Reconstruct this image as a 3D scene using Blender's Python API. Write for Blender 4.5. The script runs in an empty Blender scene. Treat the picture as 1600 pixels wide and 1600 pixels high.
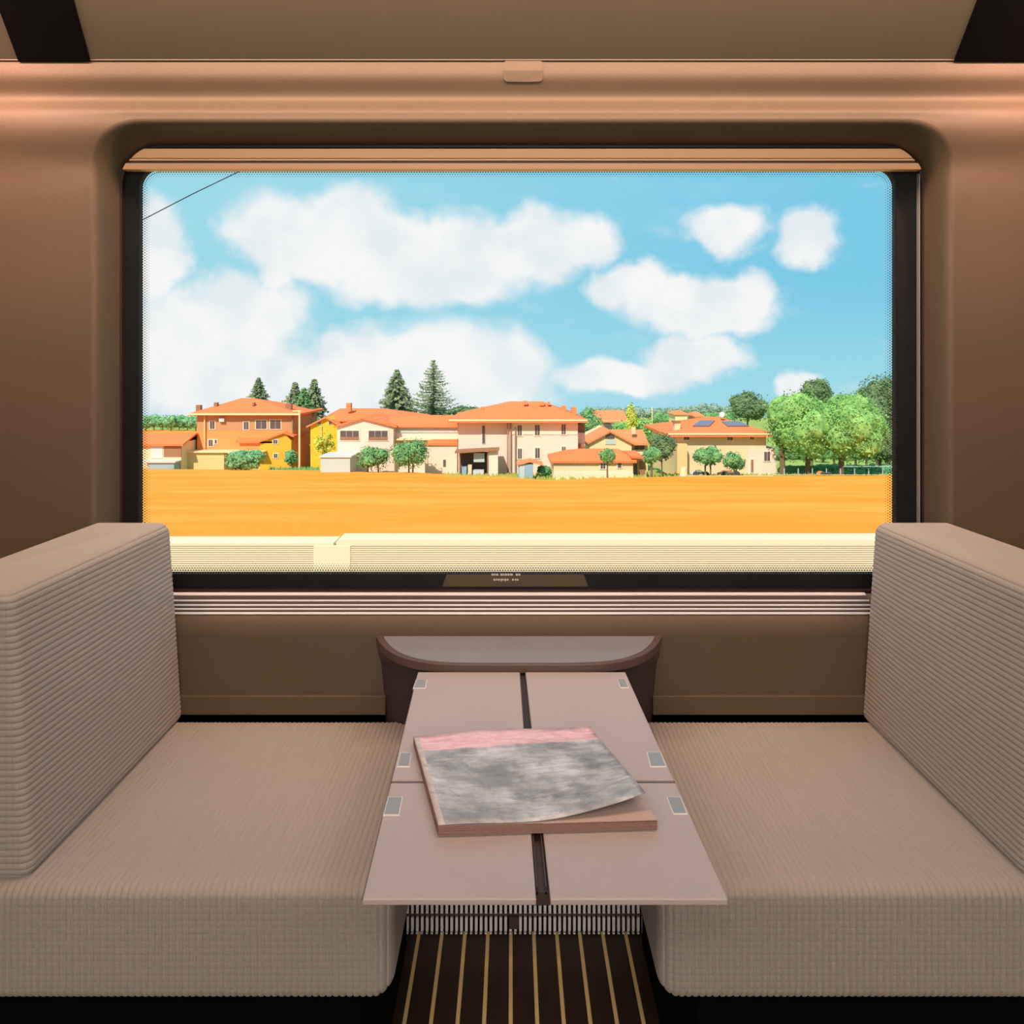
import bpy, math, random
from mathutils import Vector
PI = math.pi
S = bpy.context.scene
COL = S.collection
# ------------------------------------------------------------------ camera
EH = 1.184            # eye height above the carriage floor
F, CX, HY = 1200.0, 800.0, 580.0   # focal length (px of a 1600 frame), principal point
cd = bpy.data.cameras.new('camera'); cam = bpy.data.objects.new('camera', cd); COL.objects.link(cam)
cd.sensor_width = 36.0; cd.lens = 36.0 * F / 1600.0
cd.shift_y = -(800 - HY) / 1600.0
cd.clip_start = 0.02; cd.clip_end = 3000
cam.location = (0, 0, EH); cam.rotation_euler = (PI / 2, 0, 0)
S.camera = cam
S.view_settings.view_transform = 'Standard'; S.view_settings.look = 'None'
S.view_settings.gamma = 1.0; S.view_settings.use_curve_mapping = False
S.view_settings.exposure = 0.0
def Rr(px, py, Y): return ((px - CX) / F * Y, Y, EH + (HY - py) / F * Y)

# ------------------------------------------------------------------ node helper
class NT:
    def __init__(s, tree): s.t = tree; s.n = tree.nodes; s.l = tree.links
    def add(s, typ, **kw):
        n = s.n.new(typ)
        for k, v in kw.items(): setattr(n, k, v)
        return n
    def put(s, sock, v):
        if v is None: return
        if hasattr(v, 'links'): s.l.new(v, sock)
        else: sock.default_value = v
    def m(s, op, a, b=None, c=None, clamp=False):
        n = s.add('ShaderNodeMath', operation=op, use_clamp=clamp)
        for i, v in enumerate((a, b, c)): s.put(n.inputs[i], v)
        return n.outputs[0]
    def v(s, op, a, b=None):
        n = s.add('ShaderNodeVectorMath', operation=op)
        s.put(n.inputs[0], a); s.put(n.inputs[1], b)
        return n.outputs['Value'] if op in ('LENGTH', 'DOT_PRODUCT') else n.outputs[0]
    def mix(s, f, a, b):
        n = s.add('ShaderNodeMix', data_type='RGBA'); s.put(n.inputs[0], f)
        s.put(n.inputs[6], a); s.put(n.inputs[7], b); return n.outputs[2]
    def noise(s, vec, scale, detail=3.0, rough=0.5):
        n = s.add('ShaderNodeTexNoise'); s.put(n.inputs['Vector'], vec)
        n.inputs['Scale'].default_value = scale; n.inputs['Detail'].default_value = detail
        n.inputs['Roughness'].default_value = rough; return n.outputs['Fac']
    def ss(s, x, a, b):
        n = s.add('ShaderNodeMapRange', interpolation_type='SMOOTHSTEP')
        s.put(n.inputs[0], x); n.inputs[1].default_value = a; n.inputs[2].default_value = b
        return n.outputs[0]
def c4(c): return (c[0], c[1], c[2], 1.0)
def srgb(r, g, b):
    f = lambda u: (u / 255 / 12.92) if u / 255 <= .04045 else ((u / 255 + .055) / 1.055) ** 2.4
    return (f(r), f(g), f(b), 1.0)

# ------------------------------------------------------------------ sky with clouds
W = bpy.data.worlds.new('sky'); S.world = W; W.use_nodes = True
t = NT(W.node_tree); t.n.clear()
tc = t.add('ShaderNodeTexCoord'); sp = t.add('ShaderNodeSeparateXYZ'); t.l.new(tc.outputs['Generated'], sp.inputs[0])
dy = t.m('MAXIMUM', t.m('ABSOLUTE', sp.outputs[1]), 0.12)
gu = t.m('MULTIPLY', t.m('DIVIDE', sp.outputs[0], dy), 12.0)
gv = t.m('MULTIPLY', t.m('DIVIDE', sp.outputs[2], dy), 12.0)
cb = t.add('ShaderNodeCombineXYZ'); t.put(cb.inputs[0], gu); t.put(cb.inputs[1], gv)
P0 = cb.outputs[0]
warp = t.add('ShaderNodeTexNoise'); t.put(warp.inputs['Vector'], P0); warp.inputs['Scale'].default_value = 1.3; warp.inputs['Detail'].default_value = 5
wv = t.v('SCALE', t.v('SUBTRACT', warp.outputs['Color'], (0.5, 0.5, 0.5)), None)
wv.node.inputs['Scale'].default_value = 0.6
PW = t.v('ADD', P0, wv)
clouds = [  # centre x, y, radii, all in hundredths of the focal length, azimuth and elevation of each cloud lobe
 (435,352,98,62),(540,348,90,64),(505,400,90,50),(600,395,130,80),(720,400,140,75),(830,385,105,62),(905,375,62,48),(660,445,150,42),
 (235,400,62,100),(385,490,100,70),(435,400,32,60),(300,560,190,110),(420,600,140,70),
 (560,565,85,62),(690,565,140,66),(790,580,75,70),(640,620,230,45),
 (1135,358,66,40),(1262,368,54,46),(985,448,80,38),(1060,475,95,46),(1155,468,72,52),(1110,505,95,30),
 (1085,560,88,40),(980,590,120,30),(1245,600,36,24),(-200,420,260,120),(1900,400,240,110)]
field = None
for (x, y, rx, ry) in clouds:
    c = ((x - CX) / 100, (HY - y) / 100, 0)
    d = t.v('LENGTH', t.v('MULTIPLY', t.v('SUBTRACT', PW, c), (100 / rx, 100 / ry, 0)))
    f = t.m('SUBTRACT', 1.0, d)
    if field is None: field = f
    else:
        field = t.m('SMOOTH_MAX', field, f, 0.12)
nz = t.noise(P0, 2.2, 7, .6)
dens = t.m('ADD', field, t.m('MULTIPLY', t.m('SUBTRACT', nz, .47), 0.62))
mask = t.ss(dens, -0.18, 0.36)
thin = t.m('MULTIPLY', t.ss(t.noise(t.v('MULTIPLY', P0, (0.5, 1.3, 1)), 1.1, 5, .6), .52, .8), .35)
mask = t.m('MAXIMUM', mask, thin)
side = t.ss(gu, -6, 6)
skyc = t.mix(side, srgb(158, 217, 232), srgb(122, 201, 230))
skyc = t.mix(t.ss(gv, 1.6, -0.6), skyc, srgb(160, 219, 233))
n2 = t.noise(t.v('ADD', P0, (0.0, 0.35, 0)), .9, 3, .5)
cloudc = t.mix(t.ss(n2, .35, .62), srgb(228, 237, 241), srgb(247, 247, 246))
out = t.mix(mask, skyc, cloudc)
below = t.ss(sp.outputs[2], -0.10, -0.14)
out = t.mix(below, out, srgb(150, 140, 100))
bg = t.add('ShaderNodeBackground'); t.put(bg.inputs[0], out); bg.inputs[1].default_value = 1.0
wo = t.add('ShaderNodeOutputWorld'); t.l.new(bg.outputs[0], wo.inputs[0])

# ------------------------------------------------------------------ sun, the carriage lamps' light and an added fill
sd = bpy.data.lights.new('sun', 'SUN'); sd.energy = 4.6; sd.angle = math.radians(0.6); sd.color = (1.0, .95, .86)
so = bpy.data.objects.new('sun', sd); COL.objects.link(so)
so.rotation_euler = (math.radians(46), 0, math.radians(-22)); so.location = (0, -10, 30)
def area(name, loc, sx, sy, power, color, rot=(0, 0, 0)):
    l = bpy.data.lights.new(name, 'AREA'); l.shape = 'RECTANGLE'; l.size = sx; l.size_y = sy; l.energy = power; l.color = color
    o = bpy.data.objects.new(name, l); o.location = loc; o.rotation_euler = rot; COL.objects.link(o); return o
WARM = (1.0, .62, .41)
area('ceiling_strip_light', (0, 1.22, 2.15), 2.9, .14, 64, WARM, (math.radians(62), 0, 0))
area('aisle_light', (0, -.75, 2.12), 3.2, .4, 22, (1, .93, .86), (math.radians(45), 0, 0))
area('added_fill_light', (0, -1.66, 1.35), 1.8, .8, 24, (1, .86, .72), (math.radians(90), 0, 0))  # added fill from behind the camera to brighten the seat fronts
def spot(name, loc, tgt, power, color, ang, blend=.9):
    l = bpy.data.lights.new(name, 'SPOT'); l.energy = power; l.color = color; l.spot_size = math.radians(ang); l.spot_blend = blend; l.shadow_soft_size = .03
    o = bpy.data.objects.new(name, l); o.location = loc; COL.objects.link(o)
    o.rotation_euler = (Vector(tgt) - Vector(loc)).to_track_quat('-Z', 'Y').to_euler(); return o
for sx in (-1, 1):
    spot('reading_light', (sx * 1.16, 1.18, 2.05), (sx * 1.14, 1.6, 1.62), 32, (1.0, .50, .38), 80, 1.0)
# ------------------------------------------------------------------ materials
def mat(name, color, rough=.6, metal=0.0, var=0.0, vscale=8.0, bump=0.0, bscale=60.0, spec=.5, coat=0.0, build=None):
    m = bpy.data.materials.new(name); m.use_nodes = True
    k = NT(m.node_tree); b = k.n['Principled BSDF']
    b.inputs['Roughness'].default_value = rough; b.inputs['Metallic'].default_value = metal
    b.inputs['Specular IOR Level'].default_value = spec
    b.inputs['Coat Weight'].default_value = coat
    tc = k.add('ShaderNodeTexCoord'); oc = tc.outputs['Object']
    n = k.noise(oc, vscale, 4)
    col = c4(color)
    lo = c4([max(0, x * (1 - var)) for x in color[:3]]); hi = c4([min(1, x * (1 + var)) for x in color[:3]])
    k.put(b.inputs['Base Color'], k.mix(n, lo, hi))
    if bump:
        bp = k.add('ShaderNodeBump'); bp.inputs['Strength'].default_value = bump; bp.inputs['Distance'].default_value = .002
        k.put(bp.inputs['Height'], k.noise(oc, bscale, 3)); k.put(b.inputs['Normal'], bp.outputs[0])
    if build: build(k, b, oc)
    return m
M = {}
M['wall'] = mat('warm beige wall panel', srgb(76, 63, 48), .58, var=.05, vscale=3, bump=.25, bscale=700)
M['lowwall'] = M['wall']
M['rack'] = mat('olive brown rack panel', srgb(68, 64, 52), .6, var=.05, bump=.2, bscale=600)
M['black'] = mat('black plastic', (.006, .006, .007), .35, var=.3)
M['blackmatt'] = mat('matt black', (.002, .002, .0022), 1.0, var=.3, spec=.03)
M['ceil'] = mat('ceiling panel', srgb(190, 170, 145), .6, var=.04)
M['rubber'] = mat('black window rubber', (.007, .008, .009), .5, var=.5, vscale=20, bump=.3, bscale=40, spec=.15)
M['blind'] = mat('copper beige blind bar', srgb(236, 186, 142), .4, var=.05)
M['gap'] = mat('dark wine gap', (.02, .006, .006), .5, var=.2)
M['alu'] = mat('brushed aluminium slats', (.78, .72, .70), .35, metal=.6, var=.05)
M['steel'] = mat('steel grille', (.95, .95, .97), .4, metal=.1, var=.08)
M['con_shade'] = mat('console brown with painted shade', srgb(52, 40, 36), .6, var=.1)  # console brown darkened, the shade on the body is in the colour
M['console'] = mat('brown console', srgb(80, 62, 57), .45, var=.08, bump=.2, bscale=400)
M['consoletop'] = mat('satin grey console top', srgb(118, 118, 124), .3, var=.08, vscale=14)
def waffle(k, b, oc):
    s = k.add('ShaderNodeSeparateXYZ'); k.l.new(oc, s.inputs[0])
    wz = k.m('POWER', k.m('ABSOLUTE', k.m('SINE', k.m('MULTIPLY', s.outputs[2], PI / .0095))), .35)
    wx = k.m('POWER', k.m('ABSOLUTE', k.m('SINE', k.m('MULTIPLY', s.outputs[0], PI / .0095))), .35)
    g = k.add('ShaderNodeNewGeometry'); sn = k.add('ShaderNodeSeparateXYZ'); k.l.new(g.outputs['Normal'], sn.inputs[0])
    front = k.ss(k.m('ABSOLUTE', sn.outputs[1]), .6, .9)
    h = k.m('MULTIPLY', k.m('MULTIPLY', wz, wx), front)
    h = k.m('ADD', h, k.m('MULTIPLY', k.noise(oc, 900, 2), .35))
    bp = k.add('ShaderNodeBump'); bp.inputs['Strength'].default_value = .55; bp.inputs['Distance'].default_value = .0016
    k.put(bp.inputs['Height'], h); k.put(b.inputs['Normal'], bp.outputs[0])
    b.inputs['Sheen Weight'].default_value = .15
M['fabric'] = mat('ribbed taupe stretch fabric', srgb(147, 141, 137), .9, var=.05, vscale=5, spec=.15, build=waffle)
def floorm(k, b, oc):
    s = k.add('ShaderNodeSeparateXYZ'); k.l.new(oc, s.inputs[0])
    u = k.m('FRACT', k.m('ADD', k.m('DIVIDE', s.outputs[0], .0483), 100.55))
    line = k.m('LESS_THAN', k.m('ABSOLUTE', k.m('SUBTRACT', u, .5)), .075)
    wood = k.noise(k.v('MULTIPLY', oc, (60, 4, 1)), 2.0, 6, .6)
    col = k.mix(wood, c4((.022, .012, .008)), c4((.045, .026, .017)))
    k.put(b.inputs['Base Color'], k.mix(line, col, srgb(240, 210, 150)))
M['floor'] = mat('dark planks with pale seams', (.03, .02, .015), .5, build=floorm)
M['table'] = mat('satin greige laminate', srgb(160, 150, 151), .30, var=.05, vscale=9, bump=.15, bscale=500)
M['hinge'] = mat('grey hinge plate', srgb(140, 143, 147), .35, metal=.2, var=.05)
M['spine'] = mat('dark chrome rail', (.035, .02, .018), .6, metal=.0, var=.2)
M['hrim'] = mat('pale hinge rim', srgb(196, 196, 200), .4)
M['page'] = mat('dull pink grey paper', srgb(172, 152, 148), .7, var=.05)
M['table_reflection'] = mat('painted table reflection', srgb(66, 54, 36), .5, var=.2)
M['edge'] = mat('wine red edge band', srgb(72, 34, 36), .45, var=.1)
def cover(k, b, oc):
    tcu = k.n.new('ShaderNodeUVMap'); s = k.add('ShaderNodeSeparateXYZ'); k.l.new(tcu.outputs[0], s.inputs[0])
    uv = tcu.outputs[0]
    n = k.noise(uv, 3.2, 7, .62); n2 = k.noise(uv, 12, 5, .6)
    g = k.mix(k.ss(n, .34, .68), srgb(118, 122, 130), srgb(192, 200, 210))
    g = k.mix(k.m('MULTIPLY', k.ss(n2, .52, .7), .5), g, srgb(100, 102, 108))
    pinkm = k.ss(k.m('ADD', s.outputs[1], k.m('MULTIPLY', k.m('SUBTRACT', n, .5), .08)), .79, .82)
    pk = k.mix(k.ss(n2, .4, .7), srgb(214, 182, 196), srgb(200, 158, 174))
    col = k.mix(pinkm, g, pk)
    # pale border down the spine side
    col = k.mix(k.m('LESS_THAN', s.outputs[0], .03), col, srgb(182, 176, 178))
    k.put(b.inputs['Base Color'], col)
    bp = k.add('ShaderNodeBump'); bp.inputs['Strength'].default_value = .8; bp.inputs['Distance'].default_value = .008
    k.put(bp.inputs['Height'], k.noise(k.v('MULTIPLY', uv, (1, 2.2, 1)), 6, 4)); k.put(b.inputs['Normal'], bp.outputs[0])
M['cover'] = mat('glossy magazine cover', (.5, .5, .5), .3, build=cover)
M['pages'] = mat('paper page edges', srgb(128, 98, 92), .8, var=.3, vscale=300)
M['white'] = mat('white print', (.45, .42, .40), .6)
M['lamp'] = mat('lamp diffuser', (.9, .85, .8), .5)
b = M['lamp'].node_tree.nodes['Principled BSDF']; b.inputs['Emission Color'].default_value = (1, .8, .62, 1); b.inputs['Emission Strength'].default_value = 2.5
# glass
m = bpy.data.materials.new('window glass'); m.use_nodes = True; k = NT(m.node_tree); k.n.clear()
tr = k.add('ShaderNodeBsdfTransparent'); gl = k.add('ShaderNodeBsdfGlossy'); gl.inputs['Roughness'].default_value = .02
lw = k.add('ShaderNodeFresnel'); lw.inputs[0].default_value = 1.1
mx = k.add('ShaderNodeMixShader'); k.l.new(lw.outputs[0], mx.inputs[0]); k.l.new(tr.outputs[0], mx.inputs[1]); k.l.new(gl.outputs[0], mx.inputs[2])
o_ = k.add('ShaderNodeOutputMaterial'); k.l.new(mx.outputs[0], o_.inputs[0]); M['glass'] = m
# dotted frit
m = bpy.data.materials.new('black dot print'); m.use_nodes = True; k = NT(m.node_tree); bb = k.n['Principled BSDF']
bb.inputs['Base Color'].default_value = (.01, .01, .01, 1)
uvn = k.n.new('ShaderNodeUVMap'); s = k.add('ShaderNodeSeparateXYZ'); k.l.new(uvn.outputs[0], s.inputs[0])
PT = .0058
row = k.m('FLOOR', k.m('DIVIDE', s.outputs[1], PT * .8))
off = k.m('MULTIPLY', k.m('FRACT', k.m('MULTIPLY', row, .5)), 1.0)
fx = k.m('SUBTRACT', k.m('FRACT', k.m('ADD', k.m('DIVIDE', s.outputs[0], PT), off)), .5)
fy = k.m('MULTIPLY', k.m('SUBTRACT', k.m('FRACT', k.m('DIVIDE', s.outputs[1], PT * .8)), .5), .8)
rr = k.m('SQRT', k.m('ADD', k.m('MULTIPLY', fx, fx), k.m('MULTIPLY', fy, fy)))
lim = k.m('SUBTRACT', .40, k.m('MULTIPLY', s.outputs[1], 13.0))
dot = k.m('LESS_THAN', rr, lim)
k.put(bb.inputs['Alpha'], dot); M['frit'] = m

# ------------------------------------------------------------------ mesh helpers
class MB:
    def __init__(s): s.v = []; s.f = []
    def box(s, x0, x1, y0, y1, z0, z1):
        n = len(s.v)
        s.v += [(x, y, z) for z in (z0, z1) for (x, y) in ((x0, y0), (x1, y0), (x1, y1), (x0, y1))]
        s.f += [tuple(n + i for i in q) for q in ((3, 2, 1, 0), (4, 5, 6, 7), (0, 1, 5, 4), (1, 2, 6, 5), (2, 3, 7, 6), (3, 0, 4, 7))]
        return s
    def prism(s, poly, lo, hi):
        """poly: points; lo/hi: functions point -> 3D for the two caps"""
        n = len(s.v); k = len(poly)
        s.v += [lo(p) for p in poly] + [hi(p) for p in poly]
        s.f.append(tuple(n + i for i in range(k - 1, -1, -1))); s.f.append(tuple(n + k + i for i in range(k)))
        for i in range(k):
            j = (i + 1) % k; s.f.append((n + i, n + j, n + k + j, n + k + i))
        return s
    def tube(s, pts, r, seg=8, r2=None):
        pts = [Vector(p) for p in pts]; n0 = len(s.v); m = len(pts)
        for i, p in enumerate(pts):
            d = (pts[min(i + 1, m - 1)] - pts[max(i - 1, 0)]).normalized()
            u = d.cross(Vector((0, 0, 1)) if abs(d.z) < .9 else Vector((1, 0, 0))).normalized(); w = d.cross(u)
            rad = r if r2 is None else r + (r2 - r) * i / (m - 1)
            for q in range(seg):
                a = 2 * PI * q / seg; s.v.append(tuple(p + rad * (math.cos(a) * u + math.sin(a) * w)))
        for i in range(m - 1):
            for q in range(seg):
                a = n0 + i * seg + q; b_ = n0 + i * seg + (q + 1) % seg
                s.f.append((a, b_, b_ + seg, a + seg))
        s.f.append(tuple(n0 + q for q in range(seg - 1, -1, -1))); s.f.append(tuple(n0 + (m - 1) * seg + q for q in range(seg)))
        return s
    def sphere(s, c, rx, ry, rz, su=10, sv=7, jit=0.0, rnd=None):
        n = len(s.v); s.v.append((c[0], c[1], c[2] + rz))
        for i in range(1, sv):
            th = PI * i / sv
            for j in range(su):
                ph = 2 * PI * j / su; q = 1 + (rnd.uniform(-jit, jit) if rnd else 0)
                s.v.append((c[0] + q * rx * math.sin(th) * math.cos(ph), c[1] + q * ry * math.sin(th) * math.sin(ph), c[2] + q * rz * math.cos(th)))
        s.v.append((c[0], c[1], c[2] - rz)); e = len(s.v) - 1
        for j in range(su):
            jn = (j + 1) % su
            s.f.append((n, n + 1 + j, n + 1 + jn)); s.f.append((e, n + 1 + (sv - 2) * su + jn, n + 1 + (sv - 2) * su + j))
            for i in range(sv - 2):
                a = n + 1 + i * su
                s.f.append((a + j, a + su + j, a + su + jn, a + jn))
        return s
    def leaf(s, p, nrm, size, rnd, asp=.6):
        nrm = nrm.normalized(); u = nrm.cross(Vector((rnd.uniform(-1, 1), rnd.uniform(-1, 1), rnd.uniform(-1, 1)))).normalized(); w = nrm.cross(u)
        n = len(s.v); a = u * size * .5; b_ = w * size * .5 * asp
        s.v += [tuple(p - a), tuple(p + b_), tuple(p + a), tuple(p - b_)]; s.f.append((n, n + 1, n + 2, n + 3))
def tag(o, label=None, cat=None, group=None, kind=None):
    for k_, v_ in (('label', label), ('category', cat), ('group', group), ('kind', kind)):
        if v_: o[k_] = v_
    return o
def wloc(o):
    v = Vector((0, 0, 0))
    while o is not None: v += o.location; o = o.parent
    return v
def obj(name, mb, m, parent=None, smooth=False, bevel=0, origin=None, segs=2):
    me = bpy.data.meshes.new(name)
    o_ = wloc(parent) if parent else Vector(origin or (0, 0, 0))
    me.from_pydata([(v[0] - o_.x, v[1] - o_.y, v[2] - o_.z) for v in mb.v], [], mb.f); me.update()
    if m: me.materials.append(m)
    o = bpy.data.objects.new(name, me); COL.objects.link(o)
    if parent: o.parent = parent
    else: o.location = o_
    if smooth:
        me.polygons.foreach_set('use_smooth', [True] * len(me.polygons))
    if bevel:
        bv = o.modifiers.new('bevel', 'BEVEL'); bv.width = bevel; bv.segments = segs; bv.limit_method = 'ANGLE'
    return o
def thing(name, loc, label, cat, group=None):
    o = bpy.data.objects.new(name, None); o.location = loc; COL.objects.link(o); o.empty_display_size = .1
    return tag(o, label, cat, group)
def struct(name, mb, m, **kw):
    return tag(obj(name, mb, m, **kw), kind='structure')
def box(*a): return MB().box(*a)

# ================================================================== CARRIAGE SHELL
YB = 1.600
def interp(tab, x):
    if x <= tab[0][0]: return tab[0][1]
    for (a, va), (b_, vb) in zip(tab, tab[1:]):
        if x <= b_:
            q = (x - a) / (b_ - a); q = q * q * (3 - 2 * q); return va + (vb - va) * q
    return tab[-1][1]
PROFILE = [(0, YB), (1.42, YB), (1.60, 1.592), (1.688, 1.570), (1.712, 1.572), (1.756, 1.606), (1.800, 1.591), (1.835, 1.592), (2, 1.592)]
OX0, OX1 = (187 - CX) / F * 1.665, (1444 - CX) / F * 1.665
OZ0, OZ1 = EH + (HY - 926) / F * 1.665, EH + (HY - 227) / F * 1.665
def rrect(x0, x1, z0, z1, r, n=12, m=30):
    """counter-clockwise outline points with outward normals; same count whatever the sizes"""
    pts = []
    rb = r if not isinstance(r, tuple) else r[1]; rt = r if not isinstance(r, tuple) else r[0]
    cor = [(x1 - rt, z1 - rt, 0, rt), (x0 + rt, z1 - rt, PI / 2, rt), (x0 + rb, z0 + rb, PI, rb), (x1 - rb, z0 + rb, 1.5 * PI, rb)]
    for i, (cx_, cz_, a0, q) in enumerate(cor):
        for j in range(n + 1):
            a = a0 + PI / 2 * j / n; pts.append((cx_ + q * math.cos(a), cz_ + q * math.sin(a), math.cos(a), math.sin(a)))
        nx = cor[(i + 1) % 4]; a = nx[2]
        p = pts[-1]; e = (nx[0] + nx[3] * math.cos(a), nx[1] + nx[3] * math.sin(a))
        for j in range(1, m):
            pts.append((p[0] + (e[0] - p[0]) * j / m, p[1] + (e[1] - p[1]) * j / m, math.cos(a), math.sin(a)))
    return pts
inner = rrect(OX0, OX1, OZ0, OZ1, (.088, .05))
WX, WZ0, WZ1 = 2.2, .471, 2.2
def outer_pt(p):
    x, z, nx, nz = p
    cx_, cz_ = (OX0 + OX1) / 2, (OZ0 + OZ1) / 2
    # direction: blend of normal and radial keeps the rings tidy
    bx = WX if nx > 0 else -WX
    if abs(nz) < .02: return (bx, WZ0 + (z - OZ0) / (OZ1 - OZ0) * (WZ1 - WZ0))
    if abs(nx) < .02: return (-WX + (x - OX0) / (OX1 - OX0) * 2 * WX, WZ1 if nz > 0 else WZ0)
    if abs(nx) > abs(nz):
        q = abs(nz) / abs(nx)
        a = p_corner(nx, nz); base = WZ0 + (a[1] - OZ0) / (OZ1 - OZ0) * (WZ1 - WZ0)
        return (bx, base + (((WZ1 if nz > 0 else WZ0) - base) * q))
    q = abs(nx) / abs(nz)
    a = p_corner(nx, nz); base = -WX + (a[0] - OX0) / (OX1 - OX0) * 2 * WX
    return (base + (bx - base) * q, WZ1 if nz > 0 else WZ0)
def p_corner(nx, nz):
    r = .088 if nz > 0 else .05
    return ((OX1 - r) if nx > 0 else (OX0 + r), (OZ1 - r) if nz > 0 else (OZ0 + r))
rings = []
REV = [(0, 1.672), (.003, 1.655), (.006, 1.64), (.009, 1.625), (.0115, 1.614), (.015, 1.606), (.020, 1.6015), (.027, YB)]
for d, Y in REV:
    rr_ = []
    for p in inner:
        dd = d * (1.0 if p[3] > -.5 else 2.6)
        x, z = p[0] + p[2] * dd, p[1] + p[3] * dd
        t_ = (1.672 - Y) / (1.672 - YB); yw = interp(PROFILE, z)
        rr_.append((x, 1.672 + (yw - 1.672) * t_, z))
    rings.append(rr_)
K = 70
last = rings[-1]
for k_ in range(1, K + 1):
    q = (k_ / K) ** 1.5; rr_ = []
    for i, p in enumerate(inner):
        ox, oz = outer_pt(p); x = last[i][0] + (ox - last[i][0]) * q; z = last[i][2] + (oz - last[i][2]) * q
        rr_.append((x, interp(PROFILE, z), z))
    rings.append(rr_)
wb = MB(); NP = len(inner)
for rr_ in rings: wb.v += rr_
for a in range(len(rings) - 1):
    for i in range(NP):
        j = (i + 1) % NP; wb.f.append((a * NP + i, a * NP + j, (a + 1) * NP + j, (a + 1) * NP + i))
struct('wall_back', wb, M['wall'], smooth=True)
# lower recess wall behind the seats, the grille wall and the ledge strip
struct('baseboard_back', box(-WX, WX, 1.63, 1.66, 0, .50), M['blackmatt'])
lb = MB(); zt = EH + (HY - 1085) / F * YB; zb = EH + (HY - 1115) / F * YB
for (a, b_) in ((-WX, -.262), (.292, WX)):
    lb.box(a, b_, 1.592, 1.628, zb, zt)
struct('trim_1', lb, M['lowwall'], bevel=.002)
struct('floor', box(-WX, WX, -1.7, 1.64, -.05, 0), M['floor'])
struct('ceiling', box(-WX, WX, -1.7, 1.62, 2.20, 2.25), M['ceil'])
struct('wall_left', box(-WX - .05, -WX, -1.7, 1.7, 0, 2.25), M['wall'])
struct('wall_right', box(WX, WX + .05, -1.7, 1.7, 0, 2.25), M['wall'])
struct('wall_front', box(-WX - .05, WX + .05, -1.75, -1.7, 0, 2.25), M['wall'])
# carriage skin: outer plate round the window so that no daylight leaks past the panels
sk = MB()
for a in ((-2.3, OX0 - .02, .3, 2.3), (OX1 + .02, 2.3, .3, 2.3), (OX0 - .02, OX1 + .02, .3, OZ0 - .02), (OX0 - .02, OX1 + .02, OZ1 + .02, 2.3)):
    sk.box(a[0], a[1], 1.70, 1.74, a[2], a[3])
struct('wall_outer', sk, M['alu'])
# sloping panel under the luggage rack
SL = 1.27; y0, z0 = 1.590, EH + (HY - 94) / F * 1.590
def slope_pt(px, py, lift=0.0):
    k_ = (HY - py) / F; t_ = (k_ * y0 - (z0 - EH)) / (SL + k_); Y = y0 - t_
    n = Vector((0, -SL, -1)).normalized()
    return Vector(((px - CX) / F * Y, Y, z0 + SL * t_)) + n * lift
rk = MB()
prof = [(y0, z0), (y0 - .29, z0 + SL * .29), (y0 - .29, 2.21), (1.605, 2.21), (1.605, z0)]
rk.prism(prof, lambda p: (-WX, p[0], p[1]), lambda p: (WX, p[0], p[1]))
rack = struct('trim_2', rk, M['rack'], bevel=.002)
def strip(name, xs):
    s_ = MB(); xb0, xb1, xt0, xt1 = xs
    def q(px, py, l): return tuple(slope_pt(px, py, l))
    ext = -420
    f0 = lambda a, b_, py: a + (b_ - a) * (94 - py) / 94.0
    pts = [(xb0, 95), (xb1, 95), (f0(xb1, xt1, ext), ext), (f0(xb0, xt0, ext), ext)]
    s_.prism(pts, lambda p: q(p[0], p[1], -.004), lambda p: q(p[0], p[1], .004))
    return struct(name, s_, M['blackmatt'])
strip('trim_3', (30, 142, -5, 116)); strip('trim_4', (1490, 1640, 1526, 1690))
# lip under the sloping panel
struct('trim_5', box(-WX, WX, y0 - .0015, 1.60, z0 - .001, z0 + .0015), M['wall'])

# small cover plate on the wall above the window
cp = MB(); q0 = Rr(787, 97, 1.6); q1 = Rr(848, 130, 1.6)
pl = rrect(q0[0], q1[0], q1[2], q0[2], .009, n=5, m=2)
cp.prism([(p[0], p[1]) for p in pl], lambda p: (p[0], interp(PROFILE, p[1]) + .004, p[1]), lambda p: (p[0], interp(PROFILE, p[1]) - .0022, p[1]))
hub = thing('cover_plate', (q0[0], 1.6, q1[2]), 'small beige rectangular cover plate on the wall centred above the window', 'cover plate')
obj('plate', cp, M['wall'], hub)
lt = Rr(849, 118, 1.604)
obj('latch', MB().sphere((lt[0], 1.604, lt[2]), .003, .003, .008), M['console'], hub, smooth=True)

# ================================================================== WINDOW
GY = 1.680
gx0, gx1 = (216 - CX) / F * GY, (1401 - CX) / F * GY
gz0, gz1 = EH + (HY - 897) / F * GY, EH + (HY - 260) / F * GY
io = rrect(OX0 - .05, OX1 + .05, OZ0 - .05, OZ1 + .05, .05)
ii = rrect(gx0, gx1, gz0, gz1, .045)
fr = MB(); n = len(ii)
for Yf, dst in ((GY, 0), (GY + .02, 0)):
    fr.v += [(p[0], Yf, p[1]) for p in io] + [(p[0], Yf, p[1]) for p in ii]
for i in range(n):
    j = (i + 1) % n
    fr.f += [(i, j, n + j, n + i), (2 * n + j, 2 * n + i, 3 * n + i, 3 * n + j), (n + i, n + j, 3 * n + j, 3 * n + i), (j, i, 2 * n + i, 2 * n + j)]
win = struct('window_1', fr, M['rubber'])
gp = MB(); gp.v = [(p[0], GY + .010, p[1]) for p in rrect(gx0 - .001, gx1 + .001, gz0 - .001, gz1 + .001, .045)]; gp.f = [tuple(range(len(gp.v)))]
obj('glass_pane', gp, M['glass'], win)
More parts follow.
